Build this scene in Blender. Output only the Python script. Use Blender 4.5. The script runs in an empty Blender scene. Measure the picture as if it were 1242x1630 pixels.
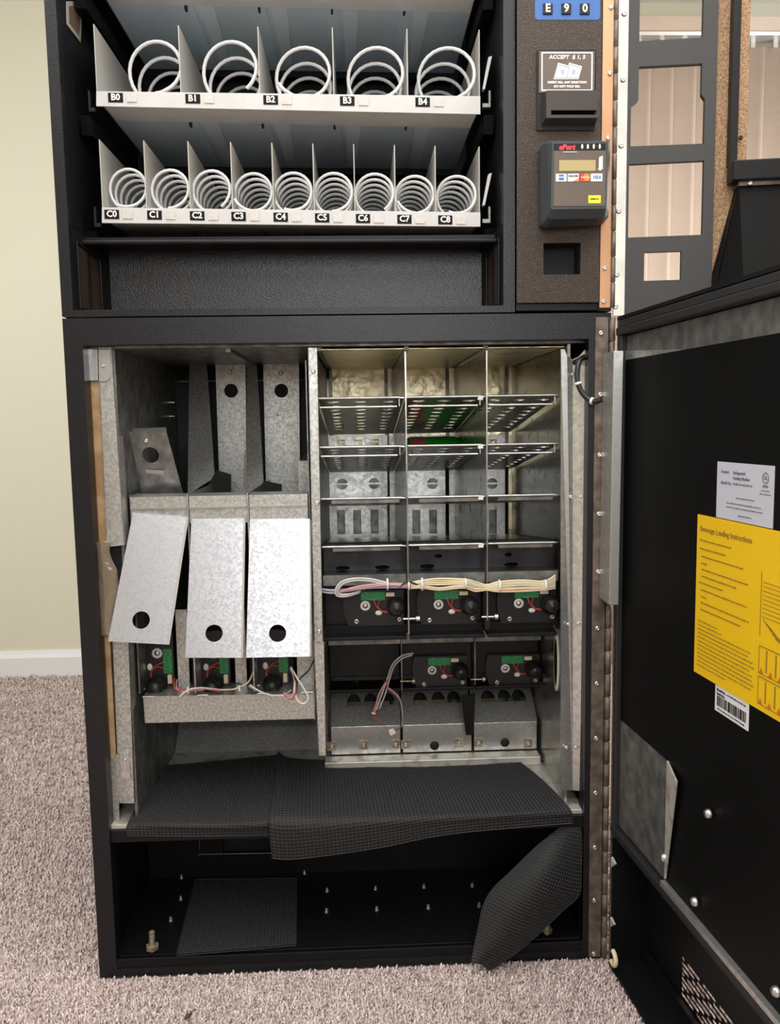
import bpy, math, random
import numpy as np
from mathutils import Vector, Matrix
random.seed(7)
S = bpy.context.scene
COL = S.collection

# ------------------------------------------------------------------ camera
CAM = Vector((0.46269, -1.32952, 0.94213)); YAW, PITCH, ROLL, FPX = 0.03688, 0.10707, -0.01558, 1300.0
_cy, _sy, _cp, _sp = math.cos(YAW), math.sin(YAW), math.cos(PITCH), math.sin(PITCH)
FWD = Vector((_sy*_cp, _cy*_cp, -_sp)); _r0 = Vector((_cy, -_sy, 0)); _u0 = _r0.cross(FWD)
RGT = _r0*math.cos(ROLL) + _u0*math.sin(ROLL); UPV = -_r0*math.sin(ROLL) + _u0*math.cos(ROLL)
cd = bpy.data.cameras.new('camera'); co = bpy.data.objects.new('camera', cd); COL.objects.link(co)
cd.sensor_fit = 'VERTICAL'; cd.sensor_height = 24.0; cd.lens = FPX/1630*24.0; cd.clip_start = 0.02; cd.clip_end = 60
m = Matrix((RGT, UPV, -FWD)).transposed().to_4x4(); m.translation = CAM; co.matrix_world = m
S.camera = co
# ------------------------------------------------------------------ world, lights, exposure
w = bpy.data.worlds.new('world'); S.world = w; w.use_nodes = True
w.node_tree.nodes['Background'].inputs[0].default_value = (0.8, 0.88, 1.0, 1); w.node_tree.nodes['Background'].inputs[1].default_value = 0.5
S.view_settings.view_transform = 'Standard'; S.view_settings.look = 'None'; S.view_settings.gamma = 1.0
S.view_settings.exposure = 0.36
S.view_settings.use_curve_mapping = False

def area(name, loc, target, sx, sy, power, col):
    l = bpy.data.lights.new(name, 'AREA'); l.shape = 'RECTANGLE'; l.size = sx; l.size_y = sy; l.energy = power; l.color = col
    o = bpy.data.objects.new(name, l); COL.objects.link(o); o.location = loc
    o.rotation_euler = (Vector(target)-Vector(loc)).to_track_quat('-Z', 'Y').to_euler(); return o
area('window_light', (0.62, -2.93, 1.62), (0.5, 0, 1.2), 0.9, 1.1, 21, (0.97, 0.99, 1.0))
area('left_fill_light', (-1.66, 0.3, 1.5), (-0.4, 0.6, 0.9), 1.4, 1.5, 20, (0.93, 0.98, 1.0))  # added fill, no window there; lifts the back wall and carpet at left
area('top_fill_light', (0.5, -1.1, 2.42), (0.5, -1.1, 0), 2.2, 2.2, 46, (1.0, 0.985, 0.965))  # added overhead fill to brighten the carpet, no lamp there
area('back_fill_light', (2.64, 1.25, 1.25), (-0.8, 1.5, 0.9), 0.5, 1.8, 15, (0.97, 1.0, 0.98))  # added unseen fill, shines behind the cabinet to brighten the back wall
area('right_fill_light', (2.66, 0.1, 1.2), (0.9, 0.1, 0.6), 1.4, 1.8, 30, (1.0, 0.88, 0.75))  # added warm fill for the floor behind the door vents and the bronze

# ------------------------------------------------------------------ measuring helpers
def ray(x, y): return RGT*((x-621)/FPX) - UPV*((y-815)/FPX) + FWD
def P(x, y, Y): d = ray(x, y); return CAM + d*((Y-CAM.y)/d.y)
def PZ(x, y, Z): d = ray(x, y); return CAM + d*((Z-CAM.z)/d.z)
def PX(x, y, X): d = ray(x, y); return CAM + d*((X-CAM.x)/d.x)

# ------------------------------------------------------------------ materials
MATS = {}
def mat(name, col, rough=0.5, metal=0.0, col2=None, nscale=40, nkind='noise', lo=0.35, hi=0.65, bump=0.0, bscale=None, bdist=0.001,
        rough2=None, spec=0.5, detail=3, bkind='noise', coat=0.0):
    m = bpy.data.materials.new(name); m.use_nodes = True; nt = m.node_tree; N = nt.nodes; L = nt.links
    b = N['Principled BSDF']; b.inputs['Base Color'].default_value = (*col, 1); b.inputs['Roughness'].default_value = rough
    b.inputs['Metallic'].default_value = metal; b.inputs['Specular IOR Level'].default_value = spec
    if coat: b.inputs['Coat Weight'].default_value = coat
    tc = N.new('ShaderNodeTexCoord')
    def tex(kind, sc):
        if kind == 'noise':
            t = N.new('ShaderNodeTexNoise'); t.inputs['Scale'].default_value = sc; t.inputs['Detail'].default_value = detail; out = t.outputs['Fac']
        else:
            t = N.new('ShaderNodeTexVoronoi'); t.inputs['Scale'].default_value = sc
            sp = N.new('ShaderNodeSeparateColor'); L.new(t.outputs['Color'], sp.inputs[0]); out = sp.outputs[0]
        L.new(tc.outputs['Object'], t.inputs['Vector']); return out
    if col2 is not None:
        f = tex(nkind, nscale); r = N.new('ShaderNodeMapRange'); r.inputs[1].default_value = lo; r.inputs[2].default_value = hi; L.new(f, r.inputs[0])
        mx = N.new('ShaderNodeMix'); mx.data_type = 'RGBA'; mx.inputs[6].default_value = (*col, 1); mx.inputs[7].default_value = (*col2, 1)
        L.new(r.outputs[0], mx.inputs[0]); L.new(mx.outputs[2], b.inputs['Base Color'])
        if rough2 is not None:
            rr = N.new('ShaderNodeMapRange'); rr.inputs[3].default_value = rough; rr.inputs[4].default_value = rough2
            L.new(r.outputs[0], rr.inputs[0]); L.new(rr.outputs[0], b.inputs['Roughness'])
    if bump:
        f = tex(bkind, bscale or nscale); bp = N.new('ShaderNodeBump'); bp.inputs['Strength'].default_value = bump; bp.inputs['Distance'].default_value = bdist
        L.new(f, bp.inputs['Height']); L.new(bp.outputs[0], b.inputs['Normal'])
    MATS[name] = m; return m
M = MATS
mat('black_paint', (0.007, 0.007, 0.0085), 0.36, spec=0.25, bump=0.3, bscale=800, bdist=0.0008, col2=(0.011, 0.011, 0.013), nscale=30)
mat('black_hammer', (0.008, 0.008, 0.010), 0.30, spec=0.6, bump=0.6, bscale=430, bdist=0.0011, col2=(0.014, 0.014, 0.016), nscale=420)
mat('black_frame', (0.007, 0.007, 0.009), 0.33, spec=0.42, bump=0.42, bscale=480, bdist=0.001)
mat('black_satin', (0.006, 0.006, 0.0065), 0.42, spec=0.25, bump=0.08, bscale=60)
mat('black_dull', (0.008, 0.008, 0.009), 0.7)
mat('panel_black', (0.0035, 0.0035, 0.0035), 0.5, spec=0.12)
mat('charcoal_plate', (0.028, 0.027, 0.025), 0.5, bump=0.15, bscale=200)
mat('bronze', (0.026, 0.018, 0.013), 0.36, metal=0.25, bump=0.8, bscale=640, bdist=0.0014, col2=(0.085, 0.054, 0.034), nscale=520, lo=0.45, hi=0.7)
mat('bronze_lit', (0.21, 0.125, 0.065), 0.34, metal=0.35, bump=0.9, bscale=560, bdist=0.0016, col2=(0.42, 0.26, 0.14), nscale=300)  # lighter copy of bronze, with the warm light put into its colour
mat('copper_leaf', (0.62, 0.34, 0.19), 0.38, metal=0.4, bump=0.1, bscale=50)
mat('brown_leaf', (0.10, 0.075, 0.06), 0.42, metal=0.4, col2=(0.2, 0.16, 0.13), nscale=60, bump=0.1, bscale=80)
mat('galvanized', (0.52, 0.525, 0.51), 0.40, metal=0.85, col2=(0.70, 0.70, 0.68), nscale=150, nkind='voronoi', lo=0, hi=1, rough2=0.3)
mat('galvanized_mottled', (0.40, 0.405, 0.385), 0.44, metal=0.8, col2=(0.66, 0.66, 0.63), nscale=230, lo=0.36, hi=0.66, rough2=0.38, detail=5)
mat('galvanized_dark', (0.15, 0.152, 0.145), 0.42, metal=0.7, col2=(0.33, 0.33, 0.315), nscale=45, lo=0.35, hi=0.7, rough2=0.34)
mat('galvanized_bright', (0.40, 0.41, 0.435), 0.42, metal=0.8, col2=(0.64, 0.65, 0.68), nscale=300, nkind='voronoi', lo=0, hi=1, rough2=0.3)
mat('galvanized_rusty', (0.62, 0.60, 0.55), 0.48, metal=0.5, col2=(0.30, 0.22, 0.14), nscale=38, lo=0.52, hi=0.72, detail=8)
mat('leaf_steel', (0.40, 0.385, 0.35), 0.42, metal=0.8, col2=(0.52, 0.49, 0.42), nscale=30)
mat('foil', (0.86, 0.74, 0.45), 0.36, metal=0.85, col2=(0.97, 0.88, 0.62), nscale=14, lo=0.3, hi=0.7, bump=0.8, bscale=17, bdist=0.010)  # warm glow on the back wall is put into the yellow base
mat('shelf_metal', (0.34, 0.34, 0.33), 0.3, metal=0.85, col2=(0.46, 0.46, 0.44), nscale=60)
mat('sheet_metal', (0.36, 0.36, 0.345), 0.2, metal=0.9, col2=(0.46, 0.46, 0.44), nscale=30, rough2=0.28)
mat('channel_dark', (0.035, 0.037, 0.042), 0.35, metal=0.5, col2=(0.06, 0.062, 0.066), nscale=30)
mat('foam_tan', (0.36, 0.22, 0.10), 0.75, col2=(0.50, 0.34, 0.18), nscale=26, lo=0.4, hi=0.6, bump=0.5, bscale=70, bdist=0.003)
mat('tape_clear', (0.62, 0.50, 0.36), 0.10, bump=0.7, bscale=34, bdist=0.006, coat=1.0).node_tree.nodes['Principled BSDF'].inputs['Transmission Weight'].default_value = 0.75
mat('tray_fold', (0.80, 0.86, 0.90), 0.4)
mat('window_brown', (0.028, 0.019, 0.014), 0.3)
mat('tray_paint', (0.66, 0.76, 0.82), 0.34, col2=(0.71, 0.80, 0.86), nscale=8)
mat('tray_hem', (0.66, 0.65, 0.61), 0.5, col2=(0.74, 0.73, 0.69), nscale=18)
mat('white_paint', (0.60, 0.59, 0.58), 0.45, col2=(0.56, 0.545, 0.53), nscale=25)
mat('tape_paper', (0.63, 0.60, 0.56), 0.4, col2=(0.55, 0.52, 0.49), nscale=200)
mat('divider_paint', (0.46, 0.44, 0.41), 0.5)
mat('coil_white', (0.74, 0.735, 0.72), 0.32)
mat('plastic_black', (0.010, 0.010, 0.011), 0.38, spec=0.28)
mat('plastic_motor', (0.014, 0.014, 0.0155), 0.34, spec=0.4)
mat('reader_grey', (0.045, 0.05, 0.056), 0.42)
mat('reader_face', (0.125, 0.092, 0.07), 0.38)
mat('mouth_reflect', (0.045, 0.037, 0.031), 0.4, spec=0.4)  # black plastic whose brownish reflection is put into the colour
mat('lcd', (0.45, 0.36, 0.17), 0.35)
mat('print_white', (0.85, 0.83, 0.8), 0.6)
mat('print_black', (0.008, 0.008, 0.008), 0.6, spec=0.15)
mat('print_grey', (0.42, 0.45, 0.55), 0.6)
mat('print_red', (0.75, 0.04, 0.06), 0.5)
mat('print_blue', (0.03, 0.19, 0.52), 0.5)
mat('keypad_blue', (0.035, 0.13, 0.42), 0.45)
mat('print_orange', (0.85, 0.28, 0.03), 0.5)
mat('print_brown', (0.30, 0.17, 0.01), 0.6)
mat('print_soft', (0.16, 0.16, 0.19), 0.6)
mat('print_rust', (0.55, 0.13, 0.01), 0.6)
mat('sticker_yellow', (0.80, 0.50, 0.005), 0.42)
mat('sticker_lemon', (0.85, 0.74, 0.04), 0.5)
mat('sticker_white', (0.52, 0.52, 0.60), 0.5)
mat('sticker_bright', (0.72, 0.71, 0.72), 0.5)
mat('sticker_old', (0.40, 0.37, 0.33), 0.5)
mat('sticker_brown', (0.14, 0.09, 0.07), 0.5)
mat('pcb', (0.015, 0.20, 0.06), 0.4, col2=(0.05, 0.34, 0.12), nscale=260, lo=0.5, hi=0.62)
mat('cream', (0.74, 0.62, 0.42), 0.5)
mat('nylon', (0.80, 0.77, 0.72), 0.4)
mat('steel', (0.66, 0.65, 0.63), 0.28, metal=0.9)
mat('bolt_rusty', (0.55, 0.5, 0.42), 0.4, metal=0.6, col2=(0.3, 0.2, 0.12), nscale=140)
mat('wire_red', (0.50, 0.06, 0.05), 0.4)
mat('wire_grey', (0.50, 0.49, 0.47), 0.45)
mat('wire_white', (0.74, 0.72, 0.68), 0.45)
mat('wire_yellow', (0.66, 0.55, 0.24), 0.45)
mat('wire_cream', (0.74, 0.65, 0.46), 0.45)
mat('wire_violet', (0.36, 0.33, 0.45), 0.45)
mat('wire_orange', (0.6, 0.28, 0.12), 0.45)
mat('wire_pink', (0.58, 0.32, 0.32), 0.45)
mat('wire_black', (0.012, 0.012, 0.013), 0.35)
mat('rubber', (0.013, 0.013, 0.014), 0.55)
mat('mat_rib', (0.034, 0.034, 0.035), 0.5)
mat('mat_base', (0.005, 0.005, 0.005), 0.7)
mat('can_green', (0.03, 0.55, 0.04), 0.3, metal=0.2)
mat('can_red', (0.75, 0.10, 0.14), 0.35)
mat('wall_paint', (0.76, 0.735, 0.60), 0.85, bump=0.06, bscale=120)
mat('taupe_paint', (0.30, 0.245, 0.20), 0.85)
mat('ceiling_paint', (0.85, 0.84, 0.80), 0.9)
mat('trim_white', (0.86, 0.87, 0.89), 0.5)
mat('blind_vinyl', (0.58, 0.46, 0.39), 0.5, col2=(0.62, 0.50, 0.425), nscale=6)
mat('blind_rail', (0.70, 0.71, 0.72), 0.3, metal=0.5)
mat('carpet', (0.48, 0.385, 0.355), 0.95, col2=(0.70, 0.59, 0.55), nscale=190, lo=0.38, hi=0.62, bump=1.0, bscale=170, bdist=0.01)
mat('twig', (0.09, 0.045, 0.025), 0.8)
def glass_mat():
    m = bpy.data.materials.new('door_glass'); m.use_nodes = True; nt = m.node_tree; N = nt.nodes; L = nt.links
    N.remove(N['Principled BSDF']); t = N.new('ShaderNodeBsdfTransparent'); t.inputs[0].default_value = (0.95, 0.95, 0.94, 1)
    g = N.new('ShaderNodeBsdfGlossy'); g.inputs['Roughness'].default_value = 0.05; mx = N.new('ShaderNodeMixShader')
    fr = N.new('ShaderNodeFresnel'); fr.inputs[0].default_value = 1.35
    L.new(fr.outputs[0], mx.inputs[0]); L.new(t.outputs[0], mx.inputs[1]); L.new(g.outputs[0], mx.inputs[2]); L.new(mx.outputs[0], N['Material Output'].inputs[0])
    M['door_glass'] = m
glass_mat()
# tuft colour: every tuft of the pile carries its own random tone
def tuft_mat():
    m = bpy.data.materials.new('carpet_tuft'); m.use_nodes = True; nt = m.node_tree; N = nt.nodes; L = nt.links
    b = N['Principled BSDF']; b.inputs['Roughness'].default_value = 0.95; b.inputs['Specular IOR Level'].default_value = 0.1
    a = N.new('ShaderNodeAttribute'); a.attribute_name = 'tone'
    r = N.new('ShaderNodeValToRGB'); r.color_ramp.elements[0].color = (0.43, 0.335, 0.315, 1); r.color_ramp.elements[1].color = (0.88, 0.75, 0.715, 1)
    L.new(a.outputs['Fac'], r.inputs[0]); L.new(r.outputs[0], b.inputs['Base Color']); M['carpet_tuft'] = m
tuft_mat()

# ------------------------------------------------------------------ mesh helpers
def wloc(o):
    v = Vector((0, 0, 0))
    while o is not None: v = v + o.location; o = o.parent
    return v
class Fr:                                                    # a flat frame: u right, v up, w towards the viewer
    def __init__(s, o, u=(1, 0, 0), v=(0, 0, 1)):
        s.o = Vector(o); s.u = Vector(u).normalized(); s.v = Vector(v).normalized(); s.w = s.u.cross(s.v)
    def __call__(s, a, b, c=0.0): return s.o + s.u*a + s.v*b + s.w*c
_c2 = {}
def _curve_mesh(cu):
    o = bpy.data.objects.new('tmp', cu); me = bpy.data.meshes.new_from_object(o)
    r = ([tuple(v.co) for v in me.vertices], [tuple(p.vertices) for p in me.polygons])
    bpy.data.objects.remove(o); bpy.data.meshes.remove(me); bpy.data.curves.remove(cu); return r
def plate2d(outline, holes=(), t=0.002):
    cu = bpy.data.curves.new('c', 'CURVE'); cu.dimensions = '2D'; cu.fill_mode = 'BOTH'; cu.extrude = t/2
    for poly in [outline, *holes]:
        sp = cu.splines.new('POLY'); sp.points.add(len(poly)-1); sp.use_cyclic_u = True
        for q, (a, b) in zip(sp.points, poly): q.co = (a, b, 0, 1)
    return _curve_mesh(cu)
def text2d(s, size, align='CENTER', bold=0.0, t=0.0004, shear=0.0, sp=1.0):
    k = (s, round(size, 5), align, bold, shear, sp)
    if k not in _c2:
        cu = bpy.data.curves.new('t', 'FONT'); cu.body = s; cu.size = size; cu.align_x = align; cu.align_y = 'CENTER'; cu.extrude = t/2
        cu.offset = bold; cu.resolution_u = 2; cu.shear = shear; cu.space_character = sp; _c2[k] = _curve_mesh(cu)
    return _c2[k]
def circ(cx, cy, r, n=24, ry=None): return [(cx+r*math.cos(2*math.pi*i/n), cy+(ry or r)*math.sin(2*math.pi*i/n)) for i in range(n)]
def rect(x0, x1, y0, y1): return [(x0, y0), (x1, y0), (x1, y1), (x0, y1)]
def slot(x0, x1, y, h):
    r = h/2; return [(x0+r+r*math.cos(a), y+r*math.sin(a)) for a in [math.pi/2+i*math.pi/4 for i in range(5)]] + \
                    [(x1-r+r*math.cos(a), y+r*math.sin(a)) for a in [-math.pi/2+i*math.pi/4 for i in range(5)]]
class MB:
    def __init__(s): s.v = []; s.f = []; s.m = []; s.k = 0; s.sm = []
    def mat(s, k): s.k = k; return s
    def add(s, vs, fs, smooth=False):
        n = len(s.v); s.v += [tuple(v) for v in vs]
        for f in fs: s.f.append([i+n for i in f]); s.m.append(s.k); s.sm.append(smooth)
        return s
    def box(s, x0, x1, y0, y1, z0, z1, fr=None):
        vs = [(x, y, z) for z in (z0, z1) for y in (y0, y1) for x in (x0, x1)]
        fs = [(0, 2, 3, 1), (4, 5, 7, 6), (0, 1, 5, 4), (2, 6, 7, 3), (0, 4, 6, 2), (1, 3, 7, 5)]
        if fr: vs = [fr(*v) for v in vs]
        return s.add(vs, fs)
    def slab(s, pts, vec):                                   # polygon pushed along vec
        n = len(pts); vec = Vector(vec); a = [Vector(p) for p in pts]; vs = a + [p+vec for p in a]
        return s.add(vs, [tuple(range(n))[::-1], tuple(range(n, 2*n))] + [(i, (i+1) % n, n+(i+1) % n, n+i) for i in range(n)])
    def loft(s, rings, caps=True, smooth=False):
        n = len(rings[0]); vs = [p for r in rings for p in r]; fs = []
        for k in range(len(rings)-1):
            for i in range(n): fs.append((k*n+i, k*n+(i+1) % n, (k+1)*n+(i+1) % n, (k+1)*n+i))
        s.add(vs, fs, smooth)
        if caps: s.add(rings[0], [tuple(range(n))[::-1]]); s.add(rings[-1], [tuple(range(n))])
        return s
    def tube(s, pts, r, n=8, smooth=True):
        pts = [Vector(p) for p in pts]; rings = []; up = None
        for i, p in enumerate(pts):
            t = (pts[min(i+1, len(pts)-1)] - pts[max(i-1, 0)]).normalized()
            if up is None: up = t.orthogonal().normalized()
            up = (up - t*up.dot(t)).normalized(); b = t.cross(up); rr = r[i] if isinstance(r, (list, tuple)) else r
            rings.append([p + (up*math.cos(2*math.pi*k/n) + b*math.sin(2*math.pi*k/n))*rr for k in range(n)])
        return s.loft(rings, True, smooth)
    def lathe(s, o, axis, prof, n=20, smooth=True):          # prof: (radius, height along axis)
        o = Vector(o); ax = Vector(axis).normalized(); a = ax.orthogonal().normalized(); b = ax.cross(a)
        rings = [[o + ax*h + (a*math.cos(2*math.pi*k/n) + b*math.sin(2*math.pi*k/n))*max(r, 1e-5) for k in range(n)] for r, h in prof]
        return s.loft(rings, True, smooth)
    def flat(s, g, fr, a=0, b=0, c=0, ang=0, sx=1, sy=1):    # 2-D geometry laid into a frame
        ca, sa = math.cos(ang), math.sin(ang)
        return s.add([fr(a+(x*sx*ca-y*sy*sa), b+(x*sx*sa+y*sy*ca), c+z) for x, y, z in g[0]], g[1])
    def mesh(s, name, mats, off=Vector((0, 0, 0))):
        me = bpy.data.meshes.new(name); me.from_pydata([(v[0]-off[0], v[1]-off[1], v[2]-off[2]) for v in s.v], [], s.f)
        for q in (mats if isinstance(mats, (list, tuple)) else [mats]): me.materials.append(M[q])
        me.polygons.foreach_set('material_index', s.m); me.polygons.foreach_set('use_smooth', s.sm); me.update(); return me
    def build(s, name, mats, parent=None, bevel=0.0, loc=None):
        if parent is not None: off = wloc(parent)
        elif loc is not None: off = Vector(loc)
        else:
            a = np.array(s.v); off = Vector(((a[:, 0].min()+a[:, 0].max())/2, (a[:, 1].min()+a[:, 1].max())/2, a[:, 2].min()))
        o = bpy.data.objects.new(name, s.mesh(name, mats, off)); COL.objects.link(o)
        if parent is not None: o.parent = parent
        else: o.location = off
        if bevel:
            b = o.modifiers.new('bevel', 'BEVEL'); b.width = bevel; b.segments = 2; b.limit_method = 'ANGLE'; b.angle_limit = 0.7
        return o
def thing(name, label, cat, loc, group=None):
    o = bpy.data.objects.new(name, None); COL.objects.link(o); o.location = loc; o.empty_display_size = 0.02
    return tag(o, label, cat, group)
def tag(o, label, cat, group=None):
    o['label'] = label; o['category'] = cat
    if group: o['group'] = group
    return o
def struct(o): o['kind'] = 'structure'; return o
def put(name, me, parent, loc, rot=(0, 0, 0), label=None):
    o = bpy.data.objects.new(name, me); COL.objects.link(o); o.parent = parent; o.location = Vector(loc)-wloc(parent); o.rotation_euler = rot
    if label: o['label'] = label
    return o
def box(name, mats, parent, x0, x1, y0, y1, z0, z1, bevel=0.0, label=None):
    o = MB().box(x0, x1, y0, y1, z0, z1).build(name, mats, parent, bevel)
    if label: o['label'] = label
    return o
def pquad(name, mats, parent, px, Y, t=0.002, bevel=0.0, label=None):    # a plate in the plane Y, thickness t going back
    o = MB().slab([P(x, y, Y) for x, y in px], (0, t, 0)).build(name, mats, parent, bevel)
    if label: o['label'] = label
    return o
def smooth_path(pts, n=8):
    pts = [Vector(p) for p in pts]; out = []
    for i in range(len(pts)-1):
        p0, p1, p2, p3 = pts[max(i-1, 0)], pts[i], pts[i+1], pts[min(i+2, len(pts)-1)]
        for k in range(n):
            t = k/n; out.append(0.5*((2*p1) + (p2-p0)*t + (2*p0-5*p1+4*p2-p3)*t*t + (3*p1-p0-3*p2+p3)*t*t*t))
    out.append(pts[-1]); return out
FX = lambda Y: Fr((0, Y, 0))                                   # frame in the plane Y, seen from the front
_scr = {}
def screw_mesh(r, mt='steel'):
    k = (r, mt)
    if k not in _scr:
        b = MB().lathe((0, 0, 0), (0, -1, 0), [(r, -0.001), (r, r*0.25), (r*0.8, r*0.55), (r*0.42, r*0.7), (r*0.3, r*0.45), (0, r*0.45)], 12); _scr[k] = b.mesh('screw', mt)
    return _scr[k]
def screw(parent, p, r=0.004, mt='steel', rot=(0, 0, 0)): return put('screw', screw_mesh(r, mt), parent, p, rot)

# ================================================================== the room
RX0, RX1, RY0, RY1, RZ = -1.7, 2.7, -3.0, 1.78, 2.45
struct(MB().box(RX0-.1, RX1+.1, RY0-.1, RY1+.1, -.1, 0).build('floor', 'carpet'))
struct(MB().box(RX0-.1, RX1+.1, RY1, RY1+.1, 0, RZ).build('wall_back', 'wall_paint'))
struct(MB().box(RX0-.1, RX0, RY0-.1, RY1, 0, RZ).build('wall_left', 'wall_paint'))
struct(MB().box(RX1, RX1+.1, RY0-.1, RY1, 0, RZ).build('wall_right', 'wall_paint'))
struct(MB().box(RX0, RX1, RY0-.1, RY0, 0, RZ).build('wall_front', 'taupe_paint'))
struct(MB().box(RX0-.1, RX1+.1, RY0-.1, RY1+.1, RZ, RZ+.1).build('ceiling', 'ceiling_paint'))
bb = [(0, 0), (-.016, 0), (-.016, .075), (-.010, .088), (-.006, .1), (0, .1)]
struct(MB().slab([(RX0, RY1+a, b) for a, b in bb], (RX1-RX0, 0, 0)).build('baseboard_back', 'trim_white'))
struct(MB().slab([(RX0-a, RY0, b) for a, b in bb], (0, RY1-RY0-.02, 0)).build('baseboard_left', 'trim_white'))

# carpet pile: many short tufts (nobody could count them)
def pile():
    rng = np.random.default_rng(3); pts = []
    def zone(x0, x1, y0, y1, d, size):
        n = int((x1-x0)*(y1-y0)/(d*d)); p = np.stack([rng.uniform(x0, x1, n), rng.uniform(y0, y1, n), np.full(n, size)], 1)
        keep = ~((p[:, 0] > -.004) & (p[:, 0] < .882) & (p[:, 1] > -.004) & (p[:, 1] < .76)); pts.append(p[keep])
    zone(-.45, 1.5, -.55, .02, .0052, 1.0); zone(-.75, .02, 0, .75, .0066, 1.1); zone(-1.3, .2, .75, 1.76, .011, 1.5)
    zone(.9, 1.6, 0, .5, .009, 1.3)
    zone(-1.6, -.45, -.9, .02, .0072, 1.15); zone(-1.6, -.75, .02, .75, .0085, 1.3); zone(-.45, 1.5, -.9, -.55, .0066, 1.1); zone(-1.6, -1.3, .75, 1.76, .012, 1.5)
    p = np.concatenate(pts); n = len(p); sz = p[:, 2]; a = rng.uniform(0, 2*np.pi, n); r = .0034*sz; h = .008*sz*rng.uniform(.7, 1.25, n)
    lx, ly = rng.normal(0, .0026, n)*sz, rng.normal(0, .0026, n)*sz
    V = np.zeros((n, 7, 3)); 
    for k in range(3):
        ca, sa = np.cos(a+k*2.094), np.sin(a+k*2.094)
        V[:, k] = np.stack([p[:, 0]+r*ca, p[:, 1]+r*sa, np.full(n, -.001)], 1)
        V[:, 3+k] = np.stack([p[:, 0]+lx*.6+r*.75*np.cos(a+.7+k*2.094), p[:, 1]+ly*.6+r*.75*np.sin(a+.7+k*2.094), h*.65], 1)
    V[:, 6] = np.stack([p[:, 0]+lx, p[:, 1]+ly, h], 1)
    base = (np.arange(n)*7)[:, None, None]
    T = np.array([[0, 1, 4], [0, 4, 3], [1, 2, 5], [1, 5, 4], [2, 0, 3], [2, 3, 5], [3, 4, 6], [4, 5, 6], [5, 3, 6]])[None]
    F = (base+T).reshape(-1, 3).astype(np.int32); me = bpy.data.meshes.new('carpet_pile')
    me.vertices.add(n*7); me.vertices.foreach_set('co', V.reshape(-1).astype(np.float32))
    me.loops.add(F.size); me.loops.foreach_set('vertex_index', F.reshape(-1)); nf = len(F)
    me.polygons.add(nf); me.polygons.foreach_set('loop_start', np.arange(nf, dtype=np.int32)*3)
    at = me.attributes.new('tone', 'FLOAT', 'POINT'); at.data.foreach_set('value', np.repeat(np.clip(rng.normal(.5, .25, n), 0, 1), 7).astype(np.float32))
    me.update(calc_edges=True); me.materials.append(M['carpet_tuft'])
    o = bpy.data.objects.new('carpet_pile', me); COL.objects.link(o); o['kind'] = 'stuff'; o['label'] = 'pinkish beige cut pile carpet'
pile()

# vertical blind on the back wall, seen through the upper door
vb = thing('vertical_blind', 'beige vertical blind along the back wall, seen through the door cut-outs', 'blind', (1.9, 1.70, 0.02))
bl = MB()
for k in range(7):
    t = k/6*2-1; bl.v.append((t*.045, .006*(1-t*t), 0)); bl.v.append((t*.045, .006*(1-t*t), 2.235))
for k in range(6): bl.f.append([2*k, 2*k+1, 2*k+3, 2*k+2]); bl.m.append(0); bl.sm.append(True)
slat_me = bl.mesh('slat', 'blind_vinyl')
for i in range(17):
    o = put('slat', slat_me, vb, (1.24+i*.0825, 1.705, .03), (0, 0, math.radians(-8)))
    s_ = o.modifiers.new('solid', 'SOLIDIFY'); s_.thickness = .0012
    put('carrier', MB().box(-.008, .008, -.006, .006, 0, .03).mesh('carrier', 'blind_rail') if i == 0 else bpy.data.meshes['carrier'], vb, (1.24+i*.0825, 1.705, 2.262))
MB().slab([(1.18, 1.70-a, b) for a, b in [(-.03, 2.29), (.03, 2.29), (.034, 2.30), (.03, 2.33), (-.03, 2.33)]], (1.45, 0, 0)).build('headrail', 'blind_rail', vb)
MB().box(1.16, 2.65, 1.655, 1.662, 2.30, 2.345).build('valance', 'blind_vinyl', vb)

# ================================================================== lower (drink) cabinet
dc = thing('drink_cabinet', 'black lower half of the vending machine with its galvanized inside open to view', 'vending machine', (.4375, .0, .0))
W = .875; H1 = 1.1155
sh = MB().box(0, .018, .003, .75, .004, H1).box(W-.018, W, .003, .75, .004, H1).box(.018, W-.018, .735, .75, .004, H1)
sh.box(.018, W-.018, .02, .735, 1.088, H1).box(.018, W-.018, .02, .735, .004, .03); sh.build('cabinet_shell', 'black_paint', dc, .0015)
ff = MB().flat(plate2d(rect(0, W-.001, .003, H1), [rect(.0295, .838, .018, 1.0745)], .028), FX(.014)); ff.build('face_frame', 'black_frame', dc, .002)
# insulated chamber
box('liner_ceiling', 'galvanized_dark', dc, .03, .84, .03, .54, 1.071, 1.076)
for x in (.25, .40, .545, .678): box('ceiling_seam', 'galvanized_dark', dc, x-.004, x+.004, .05, .53, 1.065, 1.071)
box('ceiling_panel', 'foil', dc, .404, .81, .05, .53, 1.0665, 1.0675)
box('ceiling_trim', 'black_satin', dc, .07, .40, .50, .528, 1.045, 1.071)
box('liner_back', 'foil', dc, .03, .84, .53, .536, .27, 1.071)
for x in (.402, .527, .545, .665, .685, .80): box('back_seam', 'galvanized_dark', dc, x-.004, x+.004, .524, .53, .28, 1.066)
box('liner_left', 'galvanized_dark', dc, .064, .069, .035, .53, .27, 1.07)
box('liner_right', 'sheet_metal', dc, .812, .817, .035, .53, .27, 1.07)
ob = MB().lathe((.811, .094, .51), (1, 0, 0), [(.0, 0), (.02, 0), (.02, -.0012), (.024, -.0012), (.024, .001)], 24)
ob.v = [(x, .094+(y-.094)*.62, .51+(z-.51)*2.2) for x, y, z in ob.v]; ob.m = [1 if i < 48 else 0 for i in range(len(ob.m))]
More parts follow.
